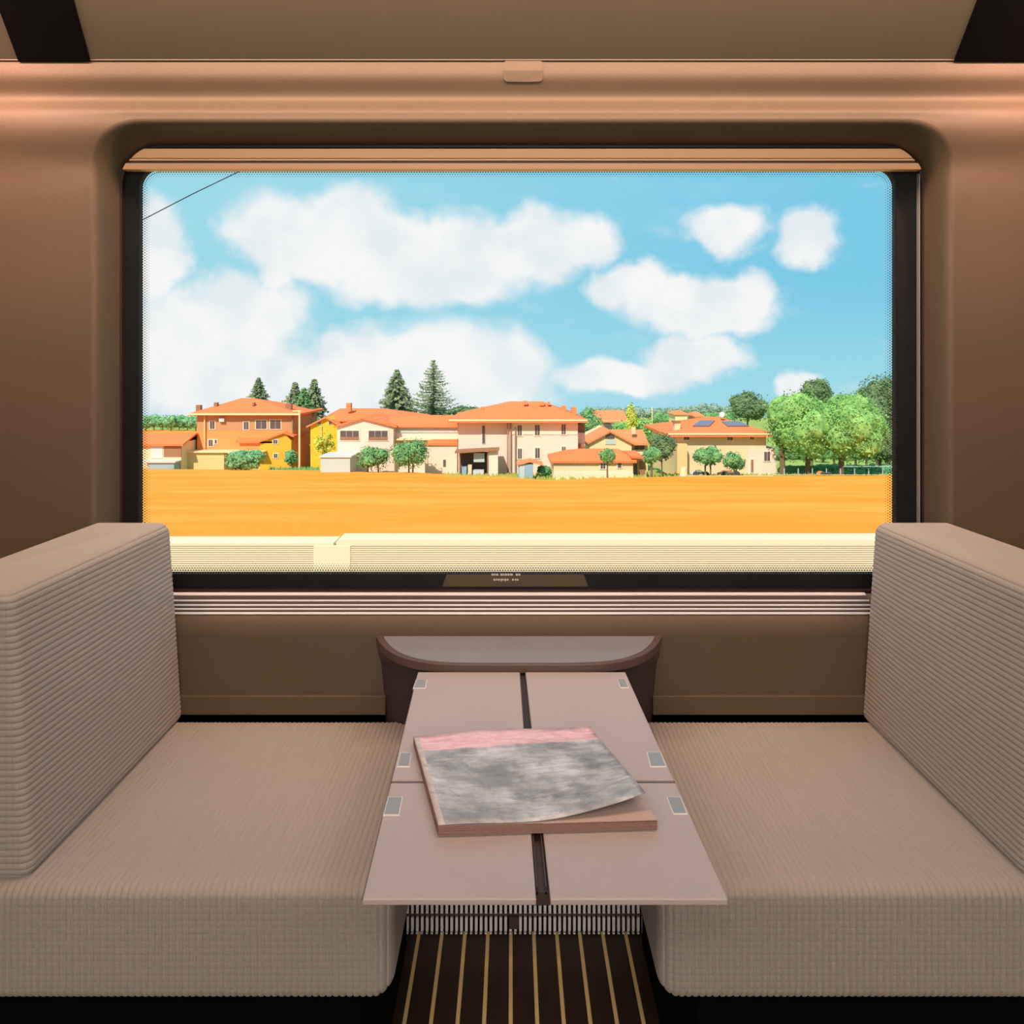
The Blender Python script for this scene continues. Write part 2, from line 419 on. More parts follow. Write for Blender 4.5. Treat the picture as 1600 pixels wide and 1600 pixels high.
# dotted band round the pane edge
band = MB(); uvs = []
i2 = rrect(gx0 + .022, gx1 - .022, gz0 + .022, gz1 - .022, .023)
acc = [0]
for i in range(1, n + 1):
    a, b_ = ii[i - 1], ii[i % n]; acc.append(acc[-1] + math.hypot(a[0] - b_[0], a[1] - b_[1]))
band.v = [(p[0], GY + .006, p[1]) for p in ii] + [(p[0], GY + .006, p[1]) for p in i2]
for i in range(n):
    j = (i + 1) % n; band.f.append((i, j, n + j, n + i)); uvs.append(((acc[i], 0), (acc[i + 1], 0), (acc[i + 1], .022), (acc[i], .022)))
bo = obj('dot_border', band, M['frit'], win)
uvl = bo.data.uv_layers.new(name='UVMap')
for pi_, po in enumerate(bo.data.polygons):
    for k_, li in enumerate(po.loop_indices): uvl.data[li].uv = uvs[pi_][k_]
# seal line round the opening
sl = MB(); se = rrect(OX0 - .002, OX1 + .002, OZ0 - .002, OZ1 + .002, (.088, .05)); si = rrect(OX0 + .004, OX1 - .004, OZ0 + .004, OZ1 - .004, (.084, .046))
sl.v = [(p[0], 1.667, p[1]) for p in se] + [(p[0], 1.667, p[1]) for p in si] + [(p[0], 1.681, p[1]) for p in se] + [(p[0], 1.681, p[1]) for p in si]
for i in range(n):
    j = (i + 1) % n; sl.f += [(i, j, n + j, n + i), (n + i, n + j, 3 * n + j, 3 * n + i)]
obj('seal', sl, M['gap'], win)
# steel guide wire of the blind on the right, and the lower stripe rail
X0_ = lambda px: (px - CX) / F * GY
Z0_ = lambda py: EH + (HY - py) / F * GY
# printed marks on the lower frame
mk = MB()
def mark(a, b_, c, d): 
    p0 = Rr(a, d, GY - .001); p1 = Rr(b_, c, GY - .001); mk.box(p0[0], p1[0], GY - .0012, GY + .0005, p0[2], p1[2])
for (a, b_) in ((768, 771), (772, 774), (775, 778.5), (782, 785), (786, 788), (789, 792), (793, 796), (797, 801), (806, 809), (810, 813)): mark(a, b_, 896.6, 899.4)
for (a, b_) in ((771, 774), (775, 777), (778, 781), (782, 784.5), (785, 787), (788, 791), (792, 794.5), (800, 803), (804.5, 807), (807.8, 810)): mark(a, b_, 904.4, 907.2)
for a in (782.5, 789): mark(a, a + 1.2, 907, 908.6)
obj('printed_marks', mk, M['white'], win)
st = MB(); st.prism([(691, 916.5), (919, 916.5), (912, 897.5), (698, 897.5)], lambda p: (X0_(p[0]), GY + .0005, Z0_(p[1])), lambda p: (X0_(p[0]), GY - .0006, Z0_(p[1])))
obj('reflection_patch', st, M['table_reflection'], win)  # table's reflection painted on the frame as a brown patch

# roller blind (bottom bar hanging in the top of the opening)
def yz(px, Y): return EH + (HY - px) / F * Y
bl = thing('roller_blind', (0, 1.65, yz(264, 1.65)), 'rolled up copper beige blind with ribbed bar across the window top', 'window blind')
def bar(name, ya, yb_, Y0_, Y1_, m, inset=0.0):
    z_a, z_b = yz(ya, Y0_), yz(yb_, Y0_)
    zc = OZ1 - .088; s_ = MB()
    def half(z):
        return math.sqrt(max(0, .088 ** 2 - (z - zc) ** 2)) if z > zc else .088
    zs = [z_b + (z_a - z_b) * i / 6 for i in range(7)]
    L = [(OX0 + .088 - half(z) + .004 + inset, z) for z in zs]; R = [(OX1 - .088 + half(z) - .004 - inset, z) for z in zs]
    poly = L + R[::-1]
    s_.prism(poly, lambda p: (p[0], Y1_, p[1]), lambda p: (p[0], Y0_, p[1]))
    return obj(name, s_, m, bl, bevel=.0012)
bar('blind_fabric', 232, 247, 1.660, 1.676, M['blind'])
bar('groove', 246, 255, 1.664, 1.676, M['console'])
bar('pull_bar', 247.8, 251, 1.660, 1.676, M['blind'])
bar('bottom_bar', 254.5, 264.5, 1.655, 1.676, M['blind'])
for (xp, w) in ((1437, .0020), (190, .0012)):
    x = (xp - CX) / F * 1.668
    obj('guide_rail', box(x - w / 2, x + w / 2, 1.668, 1.679, yz(905, 1.668), yz(268, 1.668)), M['hinge'], bl)

# vent grille on the sill
vz = lambda Y: EH - .481 - (1.668 - Y) / .056 * .029
vg = thing('sill_vent', (0, 1.64, .68), 'long sill vent of pale metal slats under the window', 'vent')
vx0, vx1 = OX0 - .012, .765
def slab(s_, Ya, Yb, za=0.0, zb=0.0, x0=vx0, x1=vx1):
    s_.prism([(Ya, vz(Ya) + za), (Yb, vz(Yb) + za), (Yb, vz(Yb) + zb), (Ya, vz(Ya) + zb)], lambda p: (x0, p[0], p[1]), lambda p: (x1, p[0], p[1]))
vt = MB(); slab(vt, 1.6125, 1.668, -.010, .0005); obj('tray', vt, M['con_shade'], vg)
vs = MB()
for (ya, yb_) in ((926.8, 931), (938.3, 940.2), (945.4, 947.3), (951.6, 953.5), (957.8, 960.4)):
    # depth at which the sloping sill shows at that line
    def Yof(y):
        lo, hi = 1.55, 1.70
        for _ in range(40):
            mm = (lo + hi) / 2
            if HY - (vz(mm) - EH) / mm * F > y: lo = mm
            else: hi = mm
        return (lo + hi) / 2
    slab(vs, Yof(yb_), Yof(ya), .0002, .0018)
obj('slats', vs, M['alu'], vg)

# ================================================================== SEATS
def rr2(w, h, r, n=5, ms=(10, 10)):
    """rounded rectangle centred at 0 in (a,b): list of points"""
    pts = []
    cor = [(w / 2 - r, h / 2 - r, 0), (-w / 2 + r, h / 2 - r, PI / 2), (-w / 2 + r, -h / 2 + r, PI), (w / 2 - r, -h / 2 + r, 1.5 * PI)]
    for i, (a, b_, t0) in enumerate(cor):
        for j in range(n + 1):
            q = t0 + PI / 2 * j / n; pts.append((a + r * math.cos(q), b_ + r * math.sin(q)))
        nx = cor[(i + 1) % 4]; p = pts[-1]; e = (nx[0] + r * math.cos(nx[2]), nx[1] + r * math.sin(nx[2])); m_ = ms[i % 2]
        for j in range(1, m_): pts.append((p[0] + (e[0] - p[0]) * j / m_, p[1] + (e[1] - p[1]) * j / m_))
    return pts
def ribbed(s0, s1, w, h, r, re, place, rib=.0095, amp=.0020, warp=None):
    """sweep from s0 to s1 (rib direction), rounded ends of radius re; place(s, a, b) -> point"""
    st = []; n_ = int(round((s1 - s0) / rib)); rib = (s1 - s0) / n_
    for i in range(n_):
        for fq, g in ((0, 1), (.10, .45), (.22, .12), (.5, 0), (.78, .12), (.90, .45)):
            st.append((s0 + (i + fq) * rib, g))
    st.append((s1, 1)); m = MB()
    extra = [(s0 + re * (1 - math.cos(a)), 0) for a in (.0001, .15, .3, .45)]
    rows = sorted(st, key=lambda q: q[0]); first = True; cnt = None
    for s_, g in rows:
        e = min(s_ - s0, s1 - s_); ins = 0
        if e < re: ins = re - math.sqrt(max(0, re * re - (re - e) ** 2))
        ins += amp * g * (1 if e > rib * .5 else .3)
        ins = min(ins, re * .93)
        pts = rr2(w - 2 * ins, h - 2 * ins, max(.004, r - ins * .6))
        cnt = len(pts)
        for (a, b_) in pts:
            m.v.append(place(s_, a, b_))
    R_ = len(rows)
    for i in range(R_ - 1):
        for j in range(cnt):
            k_ = (j + 1) % cnt; m.f.append((i * cnt + j, i * cnt + k_, (i + 1) * cnt + k_, (i + 1) * cnt + j))
    m.f.append(tuple(range(cnt - 1, -1, -1))); m.f.append(tuple((R_ - 1) * cnt + j for j in range(cnt)))
    return m
CY0, CY1, CZ0, CZ1 = 1.070, 1.590, .303, .464
def seat(sx, label):
    root = thing('train_seat', (sx * .52, 1.33, 0), label, 'seat', 'facing seats at the table')
    root.location.y = 1.33
    ci, co = (.166, .90) if sx < 0 else (.205, .94)
    bs, bb = (0, .217) if sx < 0 else (.043, .268)
    def pc(s_, a, b_):
        # soft sag of the sitting area and slight bulge of the front
        y = (CY0 + CY1) / 2 + a; z = (CZ0 + CZ1) / 2 + b_
        u = (s_ - ci) / (co - ci); v = (y - CY0) / (CY1 - CY0)
        if b_ > 0: z -= .006 * math.sin(PI * min(1, max(0, u * 1.25))) * math.sin(PI * min(1, max(0, v))) * (b_ / ((CZ1 - CZ0) / 2))
        return (sx * s_, y, z)
    obj('seat_cushion', ribbed(ci, co, CY1 - CY0, CZ1 - CZ0, .018, .030, pc, amp=.0022), M['fabric'], root, smooth=True)
    bz0, bz1 = .456, .872
    def pb(s_, a, b_):
        x = .684 + bs + .080 + a; y = 1.345 + b_
        x += (s_ - .464) * .065
        bul = .006 * math.sin(PI * (s_ - bz0) / (bz1 - bz0)) * math.cos(b_ / .26 * PI / 2)
        if a < 0: x -= bul
        s2 = s_
        return (sx * x, y, s2)
    m = ribbed(bz0, bz1, .160, .512, .014, .022, pb, amp=.0017)
    obj('backrest', m, M['fabric'], root, smooth=True)
    obj('base', box(*sorted((sx * bb, sx * .89)), 1.115, 1.585, 0, .306), M['blackmatt'], root, bevel=.004)
    return root
seat(-1, 'taupe ribbed upholstered train seat on the left of the table')
seat(1, 'taupe ribbed upholstered train seat on the right of the table')

# ================================================================== WALL CONSOLE
cn = thing('wall_console', (.008, 1.6, .45), 'brown wall console with curved grey top under the window behind the table', 'console')
ztop = EH + (HY - 993) / F * 1.6
def curve(x0, x1, Yb, Yf, e=5.0, n_=44):
    pts = []
    for i in range(n_ + 1):
        u = -1 + 2 * i / n_; u = math.sin(u * PI / 2)
        pts.append(((x0 + x1) / 2 + u * (x1 - x0) / 2, Yb - (Yb - Yf) * (1 - abs(u) ** e) ** .9))
    return pts
XL, XR = (588 - CX) / F * 1.6, (1034 - CX) / F * 1.6
cv = curve(XL, XR, 1.60, 1.442)
poly = [(XL, 1.605)] + cv + [(XR, 1.605)]
m = MB(); m.prism(poly, lambda p: (p[0], p[1], ztop - .017), lambda p: (p[0], p[1], ztop)); obj('lip', m, M['console'], cn, bevel=.002)
cv2 = curve(XL + .017, XR - .017, 1.590, 1.4475); poly2 = [(XL + .017, 1.592)] + cv2 + [(XR - .017, 1.592)]
m = MB(); m.prism(poly2, lambda p: (p[0], p[1], ztop - .002), lambda p: (p[0], p[1], ztop + .0015)); obj('top_plate', m, M['consoletop'], cn)
# body tapering downward
def ringat(q, sx_, z): return [(.008 + (p[0] - .008) * sx_, 1.605 - (1.605 - p[1]) * q, z) for p in poly]
m = MB(); n = len(poly); m.v = ringat(.985, .995, ztop - .016) + ringat(.52, .985, ztop - .046)
for j in range(n):
    k_ = (j + 1) % n; m.f.append((k_, j, n + j, n + k_))
m.f += [tuple(range(n)), tuple(range(2 * n - 1, n - 1, -1))]
obj('skirt', m, M['console'], cn)
m = MB(); top = [(p[0], 1.605 - (1.605 - p[1]) * .47) for p in poly]; L_ = 6; n = len(top)
for i in range(L_ + 1):
    q = i / L_; z = ztop - .044 - q * .27
    for p in top:
        m.v.append((.008 + (p[0] - .008) * .975 * (1 - .09 * q), 1.605 - (1.605 - p[1]) * (1 - .45 * q ** 1.2), z))
for i in range(L_):
    for j in range(n):
        k_ = (j + 1) % n; m.f.append((i * n + k_, i * n + j, (i + 1) * n + j, (i + 1) * n + k_))
m.f.append(tuple(range(n))); m.f.append(tuple(L_ * n + j for j in range(n - 1, -1, -1)))
obj('body', m, M['con_shade'], cn, smooth=False)

# ================================================================== TABLE
TZ = EH - .564
def tp(px, py, z=TZ):
    Y = (EH - z) * F / (py - HY); return ((px - CX) / F * Y, Y)
tb = thing('folding_table', (.02, 1.44, TZ - .05), 'greige folding table of four leaves with grey hinge plates between the seats', 'table')
TH = .007
def leafp(c):
    m = MB(); m.prism(c, lambda p: (p[0], p[1], TZ - TH), lambda p: (p[0], p[1], TZ)); return m
EY = 1405
def line(pa, pb_, y): return pa[0] + (pb_[0] - pa[0]) * (y - pa[1]) / (pb_[1] - pa[1])
Ll = ((653, 1050), (566, EY)); Lr = ((977, 1050), (1138, EY)); Gl = ((812, 1050), (838, EY)); Gr = ((821, 1050), (860, EY))
def quad(A, B, ya, yb_): return [tp(line(*A, yb_), yb_), tp(line(*B, yb_), yb_), tp(line(*B, ya), ya), tp(line(*A, ya), ya)]
for A, B in ((Ll, Gl), (Gr, Lr)):
    for ya, yb_ in ((1050, 1218.5), (1223, EY)):
        obj('leaf', leafp(quad(A, B, ya, yb_)), M['table'], tb, bevel=.0016, segs=3)
LL = lambda y, d: (tp(line(*Ll, y), y)[0] - d, tp(0, y)[1]); LR = lambda y, d: (tp(line(*Lr, y), y)[0] + d, tp(0, y)[1])
for fn, sg in ((LL, 1), (LR, 1)):
    c = [fn(EY - 9, .0018), fn(EY - 9, -.012), fn(1051, -.012), fn(1051, .0018)]
    if fn is LR: c = [c[1], c[0], c[3], c[2]]
    eb = MB(); eb.prism(c, lambda p: (p[0], p[1], TZ - TH - .001), lambda p: (p[0], p[1], TZ - TH + .0012)); obj('edge_band', eb, M['edge'], tb)
# central rails seen in the gap, cross rail, support arm
sp_ = MB(); a0, a1 = tp(817, 1046), tp(849, EY)
def railbox(m, off, w, z_0, z_1):
    m.prism([(a1[0] + off - w - .0006, a1[1] + .022), (a1[0] + off + w - .0006, a1[1] + .022), (a0[0] + off + w, a0[1]), (a0[0] + off - w, a0[1])], lambda p: (p[0], p[1], z_0), lambda p: (p[0], p[1], z_1))
railbox(sp_, 0, .009, TZ - .022, TZ - .0075); railbox(sp_, -.0055, .0009, TZ - .01, TZ - .0015); railbox(sp_, .0045, .0009, TZ - .01, TZ - .0015)
obj('centre_rail', sp_, M['spine'], tb)
q0, q1 = tp(620, 1221), tp(1045, 1221)
obj('cross_rail', box(q0[0] + .006, q1[0] - .006, q0[1] - .012, q0[1] + .012, TZ - .018, TZ - .0072), M['edge'], tb)
obj('support_arm', box(-.03, .07, 1.0, 1.55, TZ - .075, TZ - .0225), M['blackmatt'], tb, bevel=.006)
for pts in (((650, 1062), (668, 1062), (665, 1076), (645, 1076)), ((964, 1061), (977, 1061), (983, 1075), (969, 1075)),
            ((625, 1176), (643, 1176), (640, 1199), (620, 1199)), ((1010, 1175), (1033, 1175), (1042, 1199), (1016, 1199)),
            ((606, 1245), (630, 1245), (624, 1275), (598, 1275)), ((1041, 1245), (1064, 1245), (1075, 1273), (1052, 1273))):
    c = [tp(*p) for p in pts][::-1]
    m = MB(); m.prism(c, lambda p: (p[0], p[1], TZ - .003), lambda p: (p[0], p[1], TZ + .0006)); hp = obj('hinge_plate', m, M['hrim'], tb, bevel=.0005)
    mx_, my_ = sum(p[0] for p in c) / 4, sum(p[1] for p in c) / 4
    c = [(mx_ + (p[0] - mx_) * .86, my_ + (p[1] - my_) * .89) for p in c]
    m = MB(); m.prism(c, lambda p: (p[0], p[1], TZ), lambda p: (p[0], p[1], TZ + .0011)); obj('inlay', m, M['hinge'], hp, bevel=.0004)
    

# ================================================================== MAGAZINE
mg = thing('magazine', (*tp(850, 1230), TZ), 'worn magazine with pink and grey cover, corner curling up, on the table', 'magazine')
TLc, TRc = tp(646, 1164), tp(922, 1149); BLc, BRc = tp(685, 1307), tp(1027, 1297)
m = MB(); NL = 6; th = .0125
rnd = random.Random(3)
for i in range(NL):   # page signatures
    j = rnd.uniform(-.0008, .0008); z_a = TZ + .0003 + th * i / NL; z_b = TZ + .0003 + th * (i + .93) / NL
    m.prism([(BLc[0] + j, BLc[1] + j), (BRc[0] + j, BRc[1] - j), (TRc[0] + j, TRc[1]), (TLc[0], TLc[1] + j)], lambda p: (p[0], p[1], z_a), lambda p: (p[0], p[1], z_b))
obj('pages', m, M['pages'], mg)
m = MB(); m.prism([BLc, BRc, TRc, TLc], lambda p: (p[0], p[1], TZ + th - .0004), lambda p: (p[0], p[1], TZ + th + .0004)); obj('top_page', m, M['page'], mg)
m = MB(); NU, NV = 30, 26
for lay in (0, 1):
    for j in range(NV + 1):
        v = j / NV
        for i in range(NU + 1):
            u = i / NU
            bx = [(1 - v) * ((1 - u) * BLc[k_] + u * BRc[k_]) + v * ((1 - u) * TLc[k_] + u * TRc[k_]) for k_ in (0, 1)]
            cl = max(0, (u - .25) / .75) ** 2.0 * max(0, 1 - v * 1.05) ** 1.1
            bx[0] -= .010 * cl; bx[1] += .024 * cl
            z = TZ + th + .0012 + .019 * cl + .0022 * max(0, math.sin(PI * (u * 1.3 - .1))) * (v > .8) * (v - .8) * 5 + .0010 * math.sin(9 * u + 4 * v) * (1 - cl)
            m.v.append((bx[0], bx[1], z + (.0005 if lay else -.0003)))
Nn = (NU + 1) * (NV + 1); uvq = []
def uvof(k_): k_ %= Nn; return ((k_ % (NU + 1)) / NU, (k_ // (NU + 1)) / NV)
for j in range(NV):
    for i in range(NU):
        a = j * (NU + 1) + i; q = (a, a + 1, a + NU + 2, a + NU + 1)
        m.f.append(tuple(k_ + Nn for k_ in q)); m.f.append(q[::-1])
brd = [i for i in range(NU + 1)] + [j * (NU + 1) + NU for j in range(1, NV + 1)] + [NV * (NU + 1) + i for i in range(NU - 1, -1, -1)] + [j * (NU + 1) for j in range(NV - 1, 0, -1)]
for a, b_ in zip(brd, brd[1:] + brd[:1]): m.f.append((a, b_, b_ + Nn, a + Nn))
co = obj('cover', m, M['cover'], mg, smooth=True)
uvl = co.data.uv_layers.new(name='UVMap')
for po in co.data.polygons:
    for li in po.loop_indices: uvl.data[li].uv = uvof(co.data.loops[li].vertex_index)

# ================================================================== HEATER GRILLE
hg = thing('heater_grille', (0, 1.62, 0), 'slotted steel heater grille on the wall at the floor below the table', 'grille')
zr = lambda y: EH + (HY - y) / F * 1.62
m = MB(); gx_0, gx_1 = (633 - CX) / F * 1.62, (1008 - CX) / F * 1.62
obj('backing', box(gx_0, gx_1, 1.622, 1.632, .001, .13), M['blackmatt'], hg)
pitch = (gx_1 - gx_0) / 49
for i in range(49):
    x = gx_0 + (i + .25) * pitch
    for (a, b_) in ((1452, 1431), (1425, 1411), (1405, 1391)):
        m.box(x, x + pitch * .58, 1.614, 1.624, zr(a), zr(b_))
    m.box(x, x + pitch * .5, 1.612, 1.622, .0015, zr(1454.2))
obj('bars', m, M['steel'], hg, bevel=.0012)
m = MB(); m.box(gx_0, gx_1, 1.618, 1.623, zr(1430), zr(1426)); m.box(gx_0, gx_1, 1.618, 1.623, zr(1410), zr(1406)); m.box(-.006, .013, 1.611, 1.62, zr(1447), zr(1428))
obj('cross_bar', m, M['console'], hg)

# ================================================================== LAMPS ABOVE AND ADDED FILL PANEL (out of frame)
cl = thing('ceiling_light', (0, 1.22, 2.2), 'long warm ceiling lamp over the seats', 'lamp')
obj('diffuser', box(-1.45, 1.45, 1.15, 1.29, 2.185, 2.2), M['lamp'], cl)
b2 = struct('fill_panel_frame', box(-.95, .95, -1.698, -1.675, .90, 1.80), M['rubber'])  # surround of the added glowing panel, unseen behind the camera
obj('fill_panel', box(-.9, .9, -1.68, -1.672, .95, 1.75), M['lamp'], b2)  # added glowing panel that goes with the fill light
cl = thing('ceiling_light', (0, -.75, 2.2), 'long warm ceiling lamp over the aisle', 'lamp')
obj('diffuser', box(-1.6, 1.6, -1.0, -.5, 2.185, 2.2), M['lamp'], cl)

for sx in (-1, 1):
    rl = thing('reading_lamp', (sx * 1.16, 1.18, 2.2), 'small round reading lamp in the ceiling over the %s seat' % ('left' if sx < 0 else 'right'), 'lamp')
    obj('housing', MB().tube([(sx * 1.16, 1.18, 2.075), (sx * 1.16, 1.18, 2.2)], .035, 20), M['black'], rl)

# ================================================================== OUTSIDE
def gz(Y):                     # height of the land at a distance Y from the train
    r = -3.2 - .095 * Y if Y < 90 else -11.75 - .045 * (Y - 90)
    return EH + r
def Yb(py):                    # distance at which the land shows at line py
    k_ = (py - HY) / F
    Y = 3.2 / (k_ - .095) if k_ > .1306 else 7.7 / max(.004, k_ - .045)
    return Y
def X_(px, Y): return (px - CX) / F * Y
def Z_(py, Y): return EH + (HY - py) / F * Y
def fieldm(k, b, oc):
    n1 = k.noise(k.v('MULTIPLY', oc, (.25, 1, 1)), .35, 6, .6); n2 = k.noise(k.v('MULTIPLY', oc, (.35, 2.5, 1)), 1.2, 6, .7)
    c = k.mix(k.ss(n1, .35, .68), srgb(250, 146, 48), srgb(255, 162, 70))
    c = k.mix(k.m('MULTIPLY', k.ss(n2, .55, .75), .35), c, srgb(232, 130, 48))
    k.put(b.inputs['Base Color'], c)
M['field'] = mat('ripe wheat', (.9, .4, .06), .95, spec=.05, build=fieldm)
M['land'] = mat('dry grass land', srgb(160, 172, 92), .95, var=.35, vscale=.08, spec=.05)
M['verge'] = mat('green verge grass', srgb(176, 168, 84), .95, var=.3, vscale=.6, spec=.05)
def roofm(k, b, oc):
    w = k.add('ShaderNodeTexWave', wave_type='BANDS', bands_direction='X'); k.l.new(oc, w.inputs[0]); w.inputs['Scale'].default_value = 1.2
    w2 = k.add('ShaderNodeTexWave', wave_type='BANDS', bands_direction='Z'); k.l.new(oc, w2.inputs[0]); w2.inputs['Scale'].default_value = 1.6
    bp = k.add('ShaderNodeBump'); bp.inputs['Strength'].default_value = .35; bp.inputs['Distance'].default_value = .08
    k.put(bp.inputs['Height'], k.m('ADD', w.outputs['Fac'], w2.outputs['Fac'])); k.put(b.inputs['Normal'], bp.outputs[0])
M['roof'] = mat('orange roof tiles', srgb(243, 130, 80), .85, var=.12, vscale=1.5, spec=.1, build=roofm)
M['roof2'] = mat('pale terracotta roof tiles', srgb(238, 140, 92), .85, var=.15, vscale=1.5, spec=.1, build=roofm)
M['eave'] = mat('cream eaves', srgb(238, 208, 160), .8, var=.04)
M['brick'] = mat('brown brick', srgb(196, 140, 98), .9, var=.12, vscale=2)
M['orange'] = mat('orange render', srgb(243, 148, 82), .9, var=.08, vscale=.8)
M['amber'] = mat('amber render', srgb(246, 170, 52), .9, var=.08, vscale=.8)
M['yellow'] = mat('yellow render', srgb(246, 184, 50), .9, var=.1, vscale=.8)
M['white_r'] = mat('cream white render', srgb(238, 206, 186), .9, var=.04, vscale=.5)
M['cream'] = mat('cream render', srgb(236, 202, 158), .9, var=.06, vscale=.5)
M['sand'] = mat('sand render', srgb(232, 190, 130), .9, var=.06, vscale=.5)
M['greyshed'] = mat('grey painted sheet', srgb(188, 196, 190), .7, var=.06)
M['blueshed'] = mat('blue grey sheet', srgb(150, 172, 182), .7, var=.06)
M['pane'] = mat('dark window pane', srgb(96, 84, 86), .25, var=.3, vscale=3)
M['shutter'] = mat('brown shutter', srgb(158, 108, 76), .8, var=.1)
M['surround'] = mat('pale window surround', srgb(236, 214, 190), .8)
M['dark'] = mat('dark painted shade and tyres', srgb(84, 74, 70), .9, var=.2)
M['pipe'] = mat('brown drain pipe', srgb(150, 116, 90), .6)
M['solar'] = mat('solar panel glass', srgb(122, 112, 122), .3, var=.1)
M['dish'] = mat('white metal', (.66, .60, .56), .5)
M['bark'] = mat('bark', srgb(126, 98, 72), .9, var=.2)
M['concrete'] = mat('pale concrete', srgb(232, 206, 172), .9, var=.04, vscale=3)
def leafm(name, a, b_):
    def bd(k, b, oc):
        k.put(b.inputs['Base Color'], k.mix(k.ss(k.noise(oc, 1.1, 5, .7), .35, .66), a, b_))
        b.inputs['Subsurface Weight'].default_value = 0
    return mat(name, (.1, .3, .05), .8, spec=.1, build=bd)
M['l_green'] = leafm('fresh green leaves', srgb(100, 148, 78), srgb(160, 196, 112))
M['l_mid'] = leafm('mid green leaves', srgb(88, 132, 84), srgb(138, 178, 112))
M['l_dark'] = leafm('dark green leaves', srgb(80, 104, 72), srgb(124, 142, 96))
M['l_con'] = leafm('conifer needles', srgb(104, 122, 92), srgb(158, 164, 118))
M['l_teal'] = leafm('blue green leaves', srgb(94, 146, 104), srgb(146, 190, 130))
M['l_yel'] = leafm('yellow green leaves', srgb(160, 170, 66), srgb(216, 204, 86))
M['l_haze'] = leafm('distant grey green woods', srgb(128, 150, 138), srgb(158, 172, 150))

# land: a strip mesh following gz, coloured by owner: wheat field, verge, far land
def strip_land(x0f, x1f, ys, dz=0.0):
    m = MB(); nx = 40
    for Y in ys:
        for i in range(nx + 1):
            u = i / nx; x = x0f(Y) + (x1f(Y) - x0f(Y)) * u; m.v.append((x, Y, gz(Y) + dz))
    for a in range(len(ys) - 1):
        for i in range(nx): k_ = a * (nx + 1) + i; m.f.append((k_, k_ + 1, k_ + nx + 2, k_ + nx + 1))
    return m
land = strip_land(lambda Y: -Y * 1.1 - 40, lambda Y: Y * 1.1 + 40, [2.6, 5, 10, 20, 40, 60, 80, 89.9, 90.1, 100, 130, 170, 250, 340, 520], -.06)
tag(obj('ground', land, M['land']), kind='structure')
# wheat field with its far edge nearer on the right
def edgeY(px):
    return interp([(100, Yb(736)), (420, Yb(739)), (620, Yb(743)), (760, Yb(750)), (860, Yb(757)), (960, Yb(753)), (1100, Yb(750)), (1400, Yb(749)), (1600, Yb(749))], px)
m = MB(); rnd = random.Random(7); NXF = 160; rows = 60
for j in range(rows + 1):
    for i in range(NXF + 1):
        px = -300 + 2200 * i / NXF; Ye = edgeY(px); Y = 8 + (Ye + rnd.uniform(-.25, .25) * (j == rows) - 8) * (j / rows)
        m.v.append((X_(px, Y), Y, gz(Y) + .35 + rnd.uniform(-.012, .012)))
for j in range(rows):
    for i in range(NXF): k_ = j * (NXF + 1) + i; m.f.append((k_, k_ + 1, k_ + NXF + 2, k_ + NXF + 1))
# give the standing crop its far side
base = len(m.v)
for i in range(NXF + 1):
    v = m.v[rows * (NXF + 1) + i]; m.v.append((v[0], v[1] + .05, gz(v[1]) - .1))
for i in range(NXF): a = rows * (NXF + 1) + i; m.f.append((a, a + 1, base + i + 1, base + i))
tag(obj('wheat_field', m, M['field']), 'wide ripe orange wheat field between the train and the houses', 'field', kind='stuff')
# far dry field patch on the left
m = MB(); 
for (px, py) in ((100, 690), (330, 690), (330, 673), (100, 671)):
    Y = Yb(py); m.v.append((X_(px, Y), Y, gz(Y) + .2))
m.f = [(0, 1, 2, 3)]
tag(obj('wheat_field', m, M['field']), 'distant strip of orange field below the far tree line on the left', 'field', kind='stuff')
# rough grass tufts along the field edge
def grass(name, x0, x1, ya, yb_, n_, m_, hh, label, seed):
    r = random.Random(seed); mb = MB()
    for _ in range(n_):
        px = r.uniform(x0, x1); py = r.uniform(ya, yb_); Y = Yb(py); b0 = Vector((X_(px, Y), Y, gz(Y)))
        h = hh * r.uniform(.5, 1.2); d = Vector((r.uniform(-.4, .4), r.uniform(-.2, .2), 1)) * h; w = Vector((.12, 0, 0))
        n0 = len(mb.v); mb.v += [tuple(b0 - w), tuple(b0 + w), tuple(b0 + d)]; mb.f.append((n0, n0 + 1, n0 + 2))
    tag(obj(name, mb, m_), label, 'grass', kind='stuff')
grass('rough_grass', 690, 1010, 745, 754, 1800, M['verge'], .5, 'rough green and yellow grass along the field edge before the white house', 5)
grass('rough_grass', 1010, 1400, 744, 749, 1100, M['verge'], .4, 'rough grass along the field edge before the big trees', 6)
grass('rough_grass', 420, 500, 733, 738, 250, M['l_mid'], .5, 'rough grass between the shrub and the grey shed', 8)

# low grooved concrete wall beside the track
tw = thing('trackside_wall', (0, 5.0, -1.5), 'long pale concrete trackside wall with horizontal grooves just outside the window', 'wall')
TY = 5.0
m = MB(); zt_ = Z_(845, TY); 
m.box(-6, X_(521, TY), TY, TY + .2, Z_(853, TY), Z_(848.5, TY)); m.box(X_(528, TY), 6, TY, TY + .2, Z_(853, TY), Z_(843.5, TY))
y = 853
while y < 930:
    m.box(-6, 6, TY + .004, TY + .2, Z_(y + 3.4, TY), Z_(y + .9, TY)); y += 3.45
obj('planks', m, M['concrete'], tw)
obj('core', box(-6, 6, TY + .05, TY + .19, Z_(1150, TY), Z_(850, TY)), M['concrete'], tw)
obj('post', box(X_(490, TY), X_(548, TY), TY - .002, TY + .01, Z_(1150, TY), Z_(852, TY)), M['concrete'], tw, bevel=.01)
obj('foot', box(-6, 6, TY, TY + .4, gz(5) - .4, Z_(1150, TY)), M['concrete'], tw)
